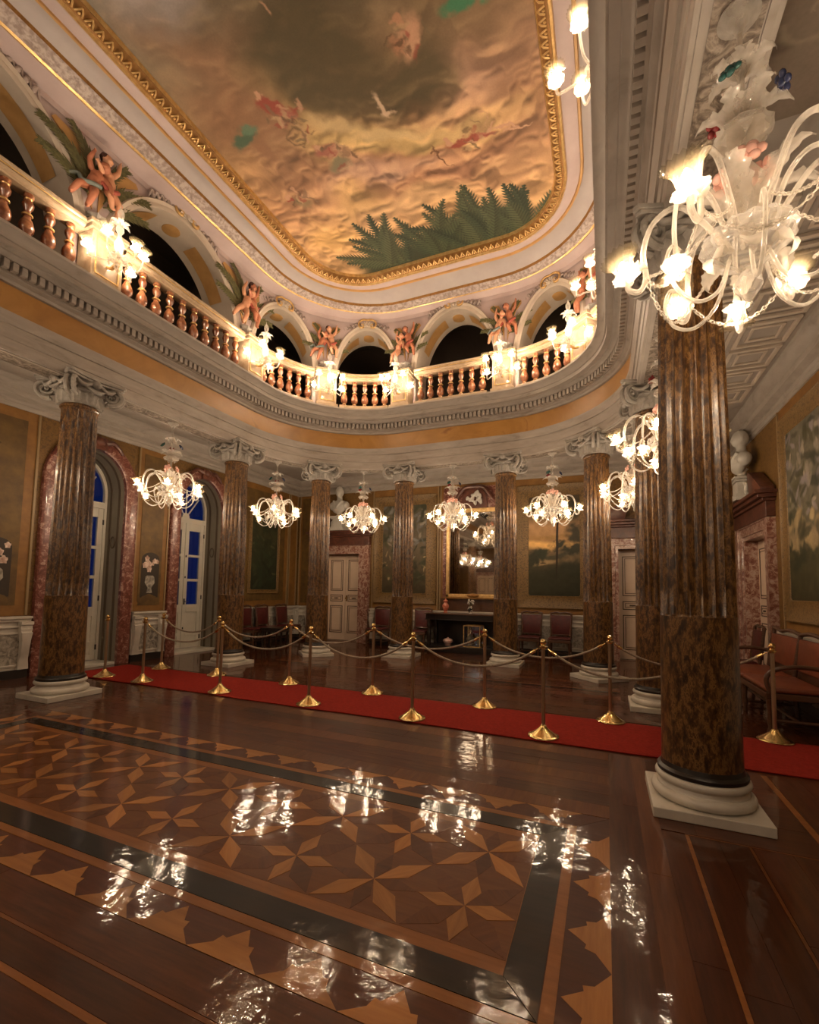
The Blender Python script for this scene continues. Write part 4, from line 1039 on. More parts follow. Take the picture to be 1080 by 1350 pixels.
    for k in range(6):
        a = k*PI/3
        arm = link('arm', am, root, (0,0,0), (0,0,a))
        lamp_on(arm, Matrix.Translation((.505, 0, -1.165)) @ Matrix.Rotation(.32, 4, 'Y'))
        o = link('leaf', leaf_b, arm, (.415, 0, -1.16), (0, .5, .4)); o.scale = (.8, .8, .8)
        link('scroll', scm, root, (0,0,0), (0,0,a+PI/6))
    for k in range(3):
        a = k*2*PI/3-PI/6
        arm = link('arm', dmh, root, (0,0,0), (0,0,a)); lamp_on(arm, Matrix.Translation((.34, 0, -1.28)) @ Matrix.Rotation(PI-.15, 4, 'Y') @ Matrix.Scale(.85, 4))
    cm = chain_mesh((.42,0,-1.2), (.42*.5,.42*.866,-1.2), .16, M['glass']); cm2 = chain_mesh((.12,0,-1.02), (.42,0,-1.2), .05, M['glass'])
    for k in range(6):
        link('chain', cm, root, (0,0,0), (0,0,k*PI/3)); link('chain', cm2, root, (0,0,0), (0,0,k*PI/3))
    return root
ch0 = make_chandelier()
def mid(i): return (COLS[i]+COLS[i+1])/2 if i < 15 else (COLS[15]+LT+COLS[0])/2
chl = [(1, .55, 'glass chandelier cut off at the picture edge, before the orange wall panel'), (2, .3, 'lit glass chandelier hanging before the wall between the two arched windows'),
       (3, .1, 'lit glass chandelier hanging before the dark green wall panel'), (4, .4, 'lit glass chandelier hanging in front of the door with the white bust'),
       (5, .2, 'lit glass chandelier hanging in front of the gilt mirror'), (6, .0, 'lit glass chandelier hanging in front of the sunset landscape painting'),
       (7, .5, 'lower of the two lit chandeliers close beside the largest column'), (8, .25, 'upper of the two lit chandeliers partly hidden by the largest column'),
       (0, .3, 'lit glass chandelier seen only in the mirror, farther one'), (15, .1, 'lit glass chandelier seen only in the mirror, at the far corner'),
       (9, -.09, 'largest chandelier, nearest the camera, of clear glass with draped bead chains')]
for k, (i, rz, lab) in enumerate(chl):
    p, n = path(mid(i)); o = ch0 if k == 0 else copy_tree(ch0)
    place(o, (p.x, p.y, 4.318), rz, lab)
# ------------------------------------------------------------------ candelabra on the gallery pedestals
def make_candelabrum():
    root = empty('candelabrum', (0,0,0), 0, 'x', 'candelabrum', 'glass candelabra on the gallery pedestals')
    MB().tube(crom([(0,.40,6.0),(0,.48,5.96),(0,.58,5.98),(0,.62,6.02)]), .022, 8).build('bracket', M['gold'], root)
    MB().lathe([(.004,5.86),(.03,5.89),(.05,5.94),(.03,5.98),(.05,6.01),(.11,6.04),(.12,6.06),(.04,6.08),(.025,6.14),(.05,6.20),(.06,6.28),(.03,6.36),(.02,6.42),(.05,6.47),(.045,6.52),(.02,6.56),(.012,6.62)], 20, c=(0,.62,0), fn=lambda a, k, r, z: (r*(1+.05*math.sin(8*a)), z)).build('stem', M['glass'], root)
    for k in range(6): link('leaf', leaf_b, root, (0,.62,6.50), (0,-.35,k*PI/3)); link('leaf', leaf_c, root, (0,.62,6.10), (0,0,k*PI/3+.4))
    fin = MB(); fin.ell((0,.62,6.72), (.045,.045,.075), 12, 8, fn=lambda d: 1+.12*math.sin(6*math.atan2(d.y, d.x))*(1-d.z*d.z)); fin.tube([(0,.62,6.60),(0,.62,6.68)], .012, 6); fin.tube([(0,.62,6.78),(.01,.62,6.86)], [.02,.002], 6)
    fin.build('finial', M['glass'], root)
    for k in range(6):
        a = k*PI/3+PI/6; rr = .36 if k % 2 else .30; zz = 6.10 if k % 2 else 6.22
        ca, sa = math.cos(a), math.sin(a)
        pts = crom([(.05,0,6.06),(.13,0,5.99),(.23,0,5.98),(rr-.02,0,zz-.14),(rr,0,zz-.05)])
        arm = MB().tube([(p.x, p.y, p.z) for p in pts], .012, 7).build('arm', M['glass'], root, loc=(0,.62,0), rot=(0,0,a))
        lamp_on(arm, Matrix.Translation((rr, 0, zz)) @ Matrix.Rotation(.12, 4, 'Y'), bulb_m2)
    dr = MB()
    for k in range(12):
        a = k*PI/6; r = .11; dr.ell((r*math.cos(a), .62+r*math.sin(a), 5.99), (.011,.011,.03), 6, 4)
    dr.build('pendant_drop', M['glass'], root, 60)
    return root
cd0 = make_candelabrum()
cdl = {2: 'lit glass candelabrum above the column at the first window, long side', 3: 'lit glass candelabrum between the long balustrade and the first corner', 4: 'lit glass candelabrum above the first corner column',
       5: 'lit glass candelabrum between the two narrowest arches at the end', 6: 'lit glass candelabrum between the central arch and the last arch', 7: 'lit glass candelabrum with tall glass finial above the second corner column',
       8: 'lit glass candelabrum half hidden by the cornice, beside the last arch', 9: 'lit glass candelabrum at top, seen past the near cornice beside the ceiling frame'}
for k, i in enumerate(range(2, 10)):
    o = cd0 if k == 0 else copy_tree(cd0)
    o.matrix_world = bay_frame(COLS[i], 0, 0); o['label'] = cdl[i]

# ------------------------------------------------------------------ painted reliefs on the spandrels: two cherubs among palm fronds
def cherub(pose, child_hair=True):
    # pose: dict of joints; one continuous body with head and face, limbs that taper, hands with fingers
    q = MB(); J = {k: Vector(v) for k, v in pose.items()}
    def limb(pts, rs):
        P, R = [], []
        for (a, ra), (b, rb) in zip(zip(pts, rs), zip(pts[1:], rs[1:])):
            for t in (0, .25, .5, .75): P.append(J[a].lerp(J[b], t) if isinstance(a, str) else a.lerp(b, t)); R.append(ra+(rb-ra)*t+.004*math.sin(PI*t))
        P.append(J[pts[-1]]); R.append(rs[-1]); q.tube(P, R, 10)
    ch, pe = J['chest'], J['pelvis']
    q.ell(ch, (.085,.065,.095), 14, 10); q.ell(pe, (.085,.068,.08), 14, 10); q.ell(ch.lerp(pe, .5)+Vector((0,.015,0)), (.08,.068,.09), 14, 10)
    q.tube([ch, J['neck'], J['head']], [.05,.032,.035], 10)
    h = J['head']
    q.ell(h, (.066,.07,.078), 16, 12)
    fwd = Vector((0, 1, 0)); q.ell(h+fwd*.068+Vector((0,0,-.012)), (.010,.012,.012), 8, 6); q.ell(h+fwd*.05+Vector((.03,0,-.02)), (.024,.022,.022), 8, 6); q.ell(h+fwd*.05+Vector((-.03,0,-.02)), (.024,.022,.022), 8, 6)
    q.ell(h+fwd*.052+Vector((0,0,-.052)), (.02,.016,.014), 8, 6)
    for sx in (-1, 1):
        q.ell(h+Vector((sx*.066,0,-.008)), (.010,.014,.02), 6, 5)
        s = 'l' if sx < 0 else 'r'
        limb(['sh'+s, 'el'+s, 'ha'+s], [.038,.031,.022]); limb(['hi'+s, 'kn'+s, 'fo'+s], [.058,.044,.028])
        d = (J['ha'+s]-J['el'+s]).normalized(); hb = J['ha'+s]+d*.018; q.ell(hb, (.02,.016,.02), 8, 6)
        u = d.orthogonal().normalized()
        for k in range(4): q.tube([hb+u*(.013*(k-1.5))*.9, hb+u*(.015*(k-1.5))+d*(.030+.004*(k in (1,2)))], [.0075,.006], 6)
        q.tube([hb+u*.012, hb+u*.032+d*.012], [.008,.0065], 6)
        f = J['fo'+s]; q.ell(f+Vector((0,.022,-.01)), (.02,.036,.016), 8, 6)
    return bake(q, 'cherub', .011, 3)
pose_a = dict(chest=(0,0,.42), pelvis=(0,.0,.24), neck=(.01,.015,.53), head=(.03,.03,.61), shl=(-.08,0,.47), ell=(-.17,.03,.56), hal=(-.21,.05,.69), shr=(.08,0,.47), elr=(.16,.04,.40), har=(.24,.06,.46),
              hil=(-.045,.01,.21), knl=(-.07,.08,.08), fol=(-.05,.03,-.10), hir=(.045,.01,.21), knr=(.11,.09,.12), forr=(.06,.06,-.02))
pose_b = dict(chest=(0,0,.40), pelvis=(.03,.0,.23), neck=(-.02,.015,.51), head=(-.04,.03,.585), shl=(-.08,0,.45), ell=(-.16,.05,.37), hal=(-.20,.08,.27), shr=(.08,0,.45), elr=(.14,.03,.56), har=(.12,.05,.68),
              hil=(-.02,.01,.20), knl=(-.02,.10,.06), fol=(.0,.05,-.12), hir=(.075,.01,.20), knr=(.15,.07,.10), forr=(.20,.02,-.06))
for p_ in (pose_a, pose_b): p_['for'] = p_.pop('forr')
chA, chB = cherub(pose_a), cherub(pose_b)
def with_mat(me, mat, nm): m = me.copy(); m.materials.clear(); m.materials.append(mat); m.name = nm; return m
chA1, chA2, chB1, chB2 = with_mat(chA, M['flesh'], 'cherub_a'), with_mat(chA, M['flesh2'], 'cherub_b'), with_mat(chB, M['flesh'], 'cherub_c'), with_mat(chB, M['flesh2'], 'cherub_d')
def hair_mesh(h):
    q = MB(); h = Vector(h); rn = random.Random(5); q.ell(h+Vector((0,-.014,.016)), (.074,.07,.072), 14, 10)
    for k in range(26):
        a, b = rn.uniform(0, 6.28), rn.uniform(.1, 1.4); d = Vector((math.cos(a)*math.cos(b), math.sin(a)*math.cos(b)*.8-.25, math.sin(b)))
        q.ell(h+d*.07+Vector((0,0,.01)), (.02,.02,.018), 6, 5)
    me = bake(q, 'hair', .012, 1); me.materials.append(M['hair']); return me
hrA, hrB = hair_mesh(pose_a['head']), hair_mesh(pose_b['head'])
def sash(h, c, mat):
    q = MB(); c = Vector(c)
    q.tube(crom([c+Vector((-.10,.06,.03)), c+Vector((0,.085,-.02)), c+Vector((.10,.06,-.05)), c+Vector((.16,.02,.02)), c+Vector((.25,.0,-.05))]), .028, 8)
    me = q.mesh('sash', 60); me.materials.append(mat); return me
sashA, sashB = sash(0, pose_a['pelvis'], M['redcloth']), sash(0, pose_b['pelvis'], M['bluecloth'])
def frond(L, mat, wd=.11, n=20, th=.006, droop=.5):
    q = MB(); spine = [Vector((L*t, .03*math.sin(PI*t), L*droop*(t*.9-t*t*1.1))) for t in [i/n for i in range(n+1)]]
    q.tube(spine, [.013*(1-.8*i/n) for i in range(n+1)], 5)
    for i in range(2, n+1):
        t = i/n; tg = (spine[i]-spine[i-1]).normalized(); up = Vector((-tg.z, 0, tg.x))
        for sx in (-1, 1):
            ln = wd*(1.25-.75*t)*(.82+.18*math.sin(i*2.1)); d = (tg*.9+up*sx*.62).normalized(); b = spine[i]; nv = Vector((-d.z, 0, d.x))*L*.024
            tip = b+d*ln+Vector((0,-.012,-.015)); m_ = b+d*ln*.45+Vector((0,.012,0)); v = [b-nv*.5, m_-nv, tip, m_+nv, b+nv*.5]
            q.add(v, [(0,1,3,4),(1,2,3)]); q.add([p-Vector((0,th,0)) for p in v], [(4,3,1,0),(3,2,1)])
    me = q.mesh('frond', 70); me.materials.append(mat); return me
fr1, fr2 = frond(1.0, M['palm'], .27), frond(.82, M['palm'], .25, droop=.25)
def relief_group(i, big, var, label):
    root = empty('cherub_relief', (0,0,0), 0, label, 'relief', 'cherub reliefs on the spandrels'); root.matrix_world = bay_frame(COLS[i], .0, 6.62)
    g = MB()
    for sx in (-1, 1): g.prism([(sx*x, z) for x, z in ([(.04,.35),(.16,.66),(.36,1.02),(.62,1.22),(.58,1.28),(.28,1.24),(.05,.95)] if big else [(.03,.35),(.10,.66),(.22,.98),(.36,1.14),(.32,1.20),(.16,1.18),(.04,.95)])], -.022, -.004, Matrix.Rotation(PI/2, 4, 'X'))
    g.build('gilt_ground', M['gold_paint'], root, 0)
    br = MB(); br.lathe([(.03,-.02),(.10,.02),(.14,.08),(.10,.14),(.15,.22),(.05,.28)], 16, fn=lambda a, k, r, z: (r*(1+.12*math.sin(7*a)), z), c=(0,.05,0))
    for sx in (-1, 1): br.tube(crom([(0,.12,.05),(sx*.10,.13,.02),(sx*.17,.11,.10),(sx*.12,.10,.16),(sx*.09,.11,.11)]), [.022*(1-.02*k) for k in range(25)], 7)
    br.build('acanthus_bracket', M['stone'], root, 60)
    k = 1.05 if big else .92
    a = link('cherub', (chA1, chA2)[var % 2], root, (-.17, .12, .47), (0, .22, .3)); a.scale = (k,)*3
    link('hair', hrA, a); link('sash', sashA, a)
    b = link('cherub', (chB2, chB1)[var % 2], root, (.17, .15, .33), (0, -.2, -.3)); b.scale = (k,)*3
    link('hair', hrB, b)
    if var % 3 != 1: link('sash', sashB, b)
    for sx in (-1, 1):
        sc = .86 if big else .60
        for (me, x, z, r) in ((fr1, .10, .52, -.78), (fr2, .10, .46, -.42), (fr2, .06, .70, -1.12)):
            o = link('palm_frond', me, root); o.matrix_local = Matrix.Translation((sx*x*sc, .07, z)) @ (Matrix.Rotation(PI, 4, 'Z') if sx < 0 else Matrix()) @ Matrix.Rotation(r, 4, 'Y') @ Matrix.Scale(sc, 4)
rl = {2: (1, 0, 'painted cherub pair under long palm fronds, above the column at the first window'), 3: (1, 1, 'painted cherub pair between the long balustrade arch and the first corner arch'), 4: (0, 2, 'painted cherub pair with palm leaves between the two small corner arches'),
      5: (0, 1, 'painted cherub pair beside the narrow arch over the console table'), 6: (0, 3, 'dark haired cherub pair with green palm leaves past the central arch'), 7: (0, 4, 'cherub pair above the second corner column, by the cornice'), 8: (1, 5, 'cherub pair mostly cut off by the near cornice')}
for i, (bg, vr, lb) in rl.items(): relief_group(i, bg, vr, lb)
# shell cartouches over the arch crowns
def make_cartouche():
    root = empty('cartouche', (0,0,0), 0, 'x', 'ornament', 'gilt shell cartouches over the arches')
    q = MB()
    for sx in (-1, 1):
        q.tube(crom([(0,.09,.22),(sx*.12,.09,.23),(sx*.22,.08,.16),(sx*.21,.09,.04),(sx*.12,.10,.01),(sx*.10,.10,.08),(sx*.15,.10,.10)]), .026, 7)
    q.build('scroll_frame', M['gold'], root, 60)
    q = MB()
    for k in range(7):
        a = PI*(k+.5)/7; q.tube([(0,.10,.03),(.15*math.cos(a),.10,.03+.14*math.sin(a))], [.012,.030], 7)
    q.ell((0,.12,.05), (.045,.03,.045), 10, 7); q.build('shell', M['cream'], root, 60)
    for sx in (-1, 1):
        q = MB()
        for k in range(5): q.tube(crom([(sx*(.24+.09*k),.06,.06-.035*k),(sx*(.29+.09*k),.07,.13-.03*k),(sx*(.33+.09*k),.06,.04-.05*k)]), [.022,.03,.034,.032,.03,.028,.026,.024,.02,.016,.012,.01,.006], 6)
        q.build('leaf_spray', M['lace'], root, 60)
    return root
ct0 = make_cartouche(); ctl = {1: 'gilt shell cartouche over the arch nearest the picture edge, long side', 2: 'gilt shell cartouche over the arch above the long balustrade', 3: 'gilt shell cartouche over the first corner arch', 4: 'gilt shell cartouche over the narrow arch near the first corner',
       5: 'gilt shell cartouche over the central end arch', 6: 'gilt shell cartouche over the arch above the sunset painting', 7: 'gilt shell cartouche half hidden by the near cornice'}
for k, i in enumerate(range(1, 8)):
    o = ct0 if k == 0 else copy_tree(ct0)
    sc, hw, za, zs = BAY[i]; o.matrix_world = bay_frame(sc, -.02, za+.04) @ Matrix.Scale(.92 if hw < 1 else 1.05, 4); o['label'] = ctl[i]

# ------------------------------------------------------------------ painted ceiling canvas: a clouded sky with palms along its far edge
def blob(cx, cy, rx, ry, rot, seed, amp=.28, n=40):
    rn = random.Random(seed); ph = [rn.uniform(0, 6.28) for _ in range(5)]
    out = []
    for i in range(n):
        a = 2*PI*i/n; r = 1+amp*(.5*math.sin(2*a+ph[0])+.4*math.sin(3*a+ph[1])+.3*math.sin(5*a+ph[2])+.2*math.sin(8*a+ph[3])+.12*math.sin(13*a+ph[4]))
        x, y = rx*r*math.cos(a), ry*r*math.sin(a); out.append((cx+x*math.cos(rot)-y*math.sin(rot), cy+x*math.sin(rot)+y*math.cos(rot)))
    return out
def paint_ceiling(X, Y):
    wx = (fbm(X*1.1, Y*1.1, 1)-.5); wy = (fbm(X*1.1, Y*1.1, 5)-.5); fx = (fbm(X*4, Y*4, 9)-.5); fy = (fbm(X*4, Y*4, 12)-.5)
    U, V = X+.9*wx+.16*fx, Y+.9*wy+.16*fy
    c = bands(V, [(1,(.14,.12,.075)),(3.0,(.23,.18,.125)),(3.8,(.21,.145,.08)),(4.6,(.27,.155,.075)),(5.4,(.38,.20,.085)),(6.1,(.40,.19,.085)),(6.7,(.46,.235,.105)),(7.4,(.50,.27,.11)),(8.4,(.36,.20,.08))])
    gold, gold2, dk, dk2, pk_, br = (.58,.37,.14), (.52,.30,.11), (.085,.06,.026), (.115,.075,.034), (.42,.235,.15), (.24,.115,.055)
    for a in ((-.75,5.05,.75,.42,.9,gold2,.7,.9),(-1.75,4.7,.5,.6,.2,br,.8,.8),(-1.4,3.9,.8,.35,.5,br,.8,.7),(-.9,5.55,.5,.25,.5,gold,.6,.9),(-.1,5.72,.75,.22,.1,gold,.5,.95),(.75,5.95,.8,.17,.12,gold,.5,.95),(1.7,6.0,.6,.16,.2,gold2,.6,.9),(1.6,5.3,.8,.5,.2,pk_,.9,.7),(2.1,5.6,.4,.9,.0,br,.8,.5),
              (-.35,4.55,.95,.78,.55,dk,.35,.95),(.15,5.05,.60,.50,.2,dk2,.4,.9),(.95,5.05,.55,.45,-.3,dk,.45,.85),(1.5,4.6,.7,.4,.3,dk2,.6,.7),(-.9,3.2,.9,.6,.2,dk2,.8,.7),(.5,3.3,.8,.7,.3,dk,.6,.7),(-1.7,2.9,.35,.5,.4,(.36,.29,.25),.8,.7),
              (-1.4,5.55,.5,.3,.6,br,.7,.7),(-1.9,6.0,.35,.55,.1,br,.8,.7),(-.2,6.25,.9,.18,.1,pk_,.7,.8),(.7,6.55,1.2,.16,-.05,(.34,.15,.08),.8,.7),(-.9,6.6,.5,.25,.3,gold2,.8,.8),(-1.7,7.0,.5,.4,.6,(.55,.30,.09),.8,.8),(.1,6.95,.9,.22,.0,(.56,.33,.15),.8,.7),(1.9,6.8,.4,.4,.0,br,.8,.5)):
        c = dab(c, U, V, *a)
    # billowing puffs, lit from below on their far side
    bl = lambda x, y, sd: sum(.5**i*np.abs(2*vnoise(x*2**i, y*2**i, sd+i)-1) for i in range(3))/1.75
    A = X+.5*wx; B = Y+.5*wy; p0 = bl(A*1.5, B*2.0, 40); p1 = bl(A*1.5, B*2.0-.12, 40); lit = np.clip((p1-p0)*4, -.55, .9)
    zone = sstep(4.9, 5.7, Y)*.75+.22
    c = c*(1+lit*zone)[..., None]; g_ = np.clip(lit, 0, 1)*zone*.55; c = c*(1-g_[..., None])+np.array((.60,.38,.17))*g_[..., None]
    c = c*(.80+.4*fbm(X*4+wx, Y*4+wy, 30))[..., None]
    for a in ((-.3,4.5,.85,.62,.55,dk,.5,.7),(.95,5.0,.5,.38,-.3,dk,.5,.65),(.35,3.5,.7,.6,.3,dk,.6,.5),(-.55,5.35,.5,.10,.5,(.62,.42,.19),.6,.75),(.15,5.68,.45,.09,.0,(.62,.42,.19),.6,.75),(.95,5.9,.5,.08,.1,(.60,.38,.16),.6,.7)): c = dab(c, U, V, *a)
    # small generic figures, wheel, banner, trumpet
    hx, hy = fbm(X*9, Y*9, 60)-.5, fbm(X*9, Y*9, 66)-.5; P, Q = X+.14*fx+.16*hx, Y+.14*fy+.16*hy; fl, rd, gr = (.50,.26,.14), (.27,.05,.03), (.055,.10,.055)
    for a in ((-1.22,4.72,.20,.11,.7,rd,.3,.95),(-1.05,4.92,.15,.10,.2,(.33,.10,.06),.4,.9),(-1.25,4.55,.06,.05,0,fl,.3,1),(-1.88,4.93,.26,.11,-.15,gr,.35,.95),(-1.70,4.86,.12,.07,.4,(.10,.16,.09),.4,.9),(-1.75,5.2,.10,.12,.3,br,.4,.8),
              (-.80,5.60,.20,.13,.3,(.30,.09,.06),.4,.9),(-.60,5.72,.18,.09,.9,fl,.4,.8),(-.90,5.50,.055,.05,0,fl,.3,1),(-.75,5.85,.16,.10,.2,(.16,.15,.08),.5,.8),(-1.75,6.22,.16,.09,.5,(.20,.13,.06),.5,.8),(-1.62,6.10,.06,.05,0,fl,.3,.9),(-1.92,6.12,.06,.03,.5,rd,.3,.9),
              (1.25,6.2,.30,.07,.08,rd,.3,.95),(1.55,6.22,.18,.06,.1,(.34,.10,.06),.35,.9),(.98,6.12,.06,.05,0,fl,.3,1),(1.85,6.20,.20,.028,.35,fl,.3,1),(2.0,6.30,.18,.026,.05,fl,.3,1),(1.62,6.12,.12,.025,-.7,fl,.3,.9),(.80,6.33,.02,.26,-.38,(.16,.07,.03),.3,1),(.58,6.56,.05,.03,.6,(.16,.07,.03),.3,1),
              (.95,4.72,.13,.25,.4,fl,.4,.9),(.75,4.75,.10,.10,.2,(.36,.16,.08),.4,.9),(.85,4.50,.06,.06,0,(.42,.2,.1),.3,.9),(.27,5.25,.05,.17,.1,(.60,.40,.24),.4,.9),(.32,5.40,.09,.04,.2,(.60,.40,.24),.4,.9),(1.72,4.62,.32,.10,.1,(.035,.16,.07),.35,.9)):
        c = dab(c, P, Q, *a)
    rr_ = random.Random(21)
    for gx, gy, n_, sp in ((-1.15,4.9,16,.32),(-.72,5.7,14,.28),(-1.75,6.15,9,.22),(1.35,6.2,12,.34),(.85,4.75,14,.3),(-1.0,5.25,8,.22),(-.2,3.6,12,.5)):
        for k in range(n_):
            cl_ = ((.10,.055,.025),fl,(.20,.11,.055),rd,(.44,.27,.13),(.15,.10,.05))[k % 6]
            c = dab(c, P, Q, gx+rr_.gauss(0, sp*.5), gy+rr_.gauss(0, sp*.3), rr_.uniform(.04,.12), rr_.uniform(.012,.035), rr_.uniform(0,3.1), cl_, .4, rr_.uniform(.5,.85))
    d = np.hypot((P+1.15)/1.3, Q-5.2); a = np.exp(-((d-.12)/.018)**2)*.8; c = c*(1-a[..., None])+np.array((.12,.07,.03))*a[..., None]
    # palms
    rn = random.Random(6); pc = ((.040,.046,.020), (.028,.036,.017), (.052,.055,.024))
    c = dab(c, X+.12*fx, Y+.12*fy, .9, 8.1, 1.15, .62, .0, (.028,.032,.016), .25); c = dab(c, X+.1*fx, Y+.1*fy, -.75, 8.2, .9, .42, .0, (.030,.034,.016), .3)
    for k in range(12): c = frond_paint(c, X, Y, (-.75+rn.uniform(-.3,.3), 8.15), PI+.12+k*.17+rn.uniform(-.06,.06), rn.uniform(.8,1.35), rn.uniform(-.5,.7), .20, pc[k % 3], rn)
    for k in range(34):
        bx = rn.uniform(.05, 2.0); c = frond_paint(c, X, Y, (bx, 8.35), -PI/2+rn.uniform(-.75,.6), rn.uniform(.9,1.62)*(1-.18*abs(bx-.9)), rn.uniform(-.9,.9), .20, pc[k % 3], rn)
    c = c*np.array((.93, 1.02, 1.18))
    return c
cu, cvv = np.meshgrid(np.linspace(-2.45, 2.45, 400), np.linspace(1.2, 8.3, 580))
inside = lambda x, y: (np.maximum(np.abs(x)-(2.44-1.06), 0)**2+np.maximum(y-(8.285-1.06), 0)**2 < 1.07**2) & (np.abs(x) < 2.445)
canv = empty('painted_canvas', (0, 2.47, 8.352), 0, 'huge painted ceiling canvas of brown and gold clouds in gilt frame', 'painting')
link('canvas', picture_mesh('canvas', 400, 580, lambda u, v: np.stack([-2.45+4.9*u, 1.2+7.1*v-2.47, 0*u], -1), paint_ceiling(cu, cvv), lambda u, v: inside(-2.45+4.9*u, 1.2+7.1*v)), canv)
tag(MB().prism([(x, y-2.47) for x, y, z in ring(2.43, 8.275, 1.05, 0, 16)], .008, .028).build('stretcher_board', M['dark'], canv, 0))

# ------------------------------------------------------------------ red carpet, stanchions and ropes
cp = MB(); cxs = [-5.25+i*.25 for i in range(44)]
rows = []
for x in cxs:
    e = .012*math.sin(x*1.7)+.006*math.sin(x*5.1)
    rows.append([(x, 4.885+e, 0.001), (x, 4.885+e, .009), (x, 4.905+e, .012), (x, 5.45, .012), (x, 5.945-e, .012), (x, 5.965-e, .009), (x, 5.965-e, .001)])
cp.grid(rows); cp.add(rows[0], [tuple(range(7))]); cp.add(rows[-1], [tuple(range(6, -1, -1))])
tag(cp.build('carpet_runner', M['carpet'], None, 30), 'long red carpet runner laid across the polished wooden floor', 'carpet')
def make_stanchion():
    root = empty('stanchion', (0,0,0), 0, 'x', 'stanchion', 'brass rope stanchions along the carpet')
    MB().lathe([(.155,.0),(.16,.006),(.155,.014),(.135,.02),(.12,.03),(.075,.062),(.045,.085),(.034,.10),(.03,.115),(.022,.12)], 32, c=(0,0,.001)).build('base', M['brass'], root)
    MB().lathe([(.020,.11),(.020,.93)], 20).build('pole', M['pole'], root)
    MB().lathe([(.021,.90),(.030,.905),(.033,.918),(.045,.92),(.045,.928),(.026,.934),(.020,.945)], 24).build('collar', M['brass'], root)
    MB().ell((0,0,.972), (.033,.033,.033), 20, 12).build('ball_finial', M['brass'], root)
    return root
st0 = make_stanchion(); YNR, YFR = 5.03, 5.952
Xn = [-7.60,-6.696,-5.091,-3.561,-2.101,-.609,.90]; Xf = [-7.451,-6.103,-4.595,-3.115,-1.464,.045,1.616]
Xn = [x+3.105 for x in Xn]; Xf = [x+3.105 for x in Xf]
nl = ['brass stanchion without a rope, at the carpet end by the first window', 'brass stanchion in the near row in front of the marble dado', 'brass stanchion in the near row, overlapping another before the second window', 'brass stanchion in the near row, in front of the cream double door',
      'brass stanchion in the near row, in front of the console table end', 'brass stanchion in the near row, second from the largest column', 'brass stanchion in the near row hidden behind the largest column']
fl_ = ['brass stanchion in the far row by the marble dado between windows', 'brass stanchion in the far row, directly behind another, at the second window column', 'brass stanchion in the far row, in front of the red chairs by the window wall', 'brass stanchion in the far row, in front of the armchair beside the door',
       'brass stanchion in the far row, in front of the gilded objects under the table', 'brass stanchion in the far row, in front of the second corner column', 'brass stanchion standing beside the red leather settee']
st_pos = [(x, YNR, l) for x, l in zip(Xn, nl)]+[(x, YFR, l) for x, l in zip(Xf, fl_)]
for k, (x, y, l) in enumerate(st_pos):
    o = st0 if k == 0 else copy_tree(st0); place(o, (x, y, .012 if x > -5.2 else 0), 0, l)
def rope(x0, x1, y, sag, label):
    q = MB(); P0, P1 = Vector((x0+.05, y, .915)), Vector((x1-.05, y, .915)); pts = []
    for i in range(33):
        t = i/32; pts.append(P0.lerp(P1, t)-Vector((0,0,sag*4*t*(1-t)*(1-.12*math.sin(PI*t)))))
    root = empty('rope', (0,0,0), 0, label, 'rope', 'ropes between the stanchions')
    q.tube(pts[1:-1], .0135, 8).build('cord', M['rope'], root, 60)
    for a, b, c in ((0,1,2), (32,31,30)):
        h = MB(); h.tube([pts[a], pts[b]], .007, 8); h.tube([pts[b].lerp(pts[a], .25), pts[b].lerp(pts[c], .8)], .017, 10); h.build('end_cap', M['brass'], root)
for r, (X_, Y_) in enumerate(((Xn[1:], YNR), (Xf, YFR))):
    where = 'near' if r == 0 else 'far'
    names = (['by the marble dado between windows', 'before the red chairs by the window wall', 'before the cream double door', 'before the console table', 'before the sunset landscape painting', 'running behind the largest column'] if r == 0 else
             ['by the second arched window', 'before the small black table', 'before the second column base', 'before the black console table', 'before the second corner column', 'seen on both sides of the largest column'])
    for k, (a, b) in enumerate(zip(X_, X_[1:])): rope(a, b, Y_, (.27 if r == 0 else .24)+.01*(k % 3), f'beige sagging rope of the {where} row {names[k]}')

# ------------------------------------------------------------------ pictures on the walls
def picture(side, u, hw, z0, z1, paint, label, fm='gold_dark', rounded=0.0, fw=.14, nx=120):
    root = empty('wall_painting', (0,0,0), 0, label, 'painting'); root.matrix_world = wall_M(side, u)
    poly = []; r = rounded
    for cx, cy, a0 in ((hw-r,z0+r,-PI/2),(hw-r,z1-r,0),(-hw+r,z1-r,PI/2),(-hw+r,z0+r,PI)):
        for k in range(7): a = a0+PI/2*k/6; poly.append((cx+r*math.cos(a), cy+r*math.sin(a)))
    ny = int(nx*(z1-z0)/(2*hw)); X, Y = np.meshgrid(np.linspace(-hw, hw, nx), np.linspace(0, z1-z0, ny))
    # seen from the hall the local x axis runs to the left
    link('canvas', picture_mesh('canvas', nx, ny, lambda u, v: np.stack([hw-2*hw*u, .052+0*u, z0+(z1-z0)*v], -1), paint(X, Y)), root)
    n = len(poly); c = (0, (z0+z1)/2)
    def off(e): return [(p[0]+(e if p[0] > 0 else -e), p[1]+(e if p[1] > c[1] else -e)) for p in poly]
    rws = []
    for k in range(n): rws.append([(off(e)[k][0], d, off(e)[k][1]) for e, d in ((-.012,.048),(0,.062),(.02,.056),(fw-.03,.045),(fw-.015,.058),(fw,.052),(fw,.0))])
    rws.append(rws[0]); MB().grid(rws).build('picture_frame', M[fm], root, 50)
    return root
M['band'] = M_noise('stencilled gold brown band', [(.42, (.10,.054,.014)), (.5, (.20,.115,.032)), (.58, (.14,.076,.02))], 26, rough=.55, detail=2)
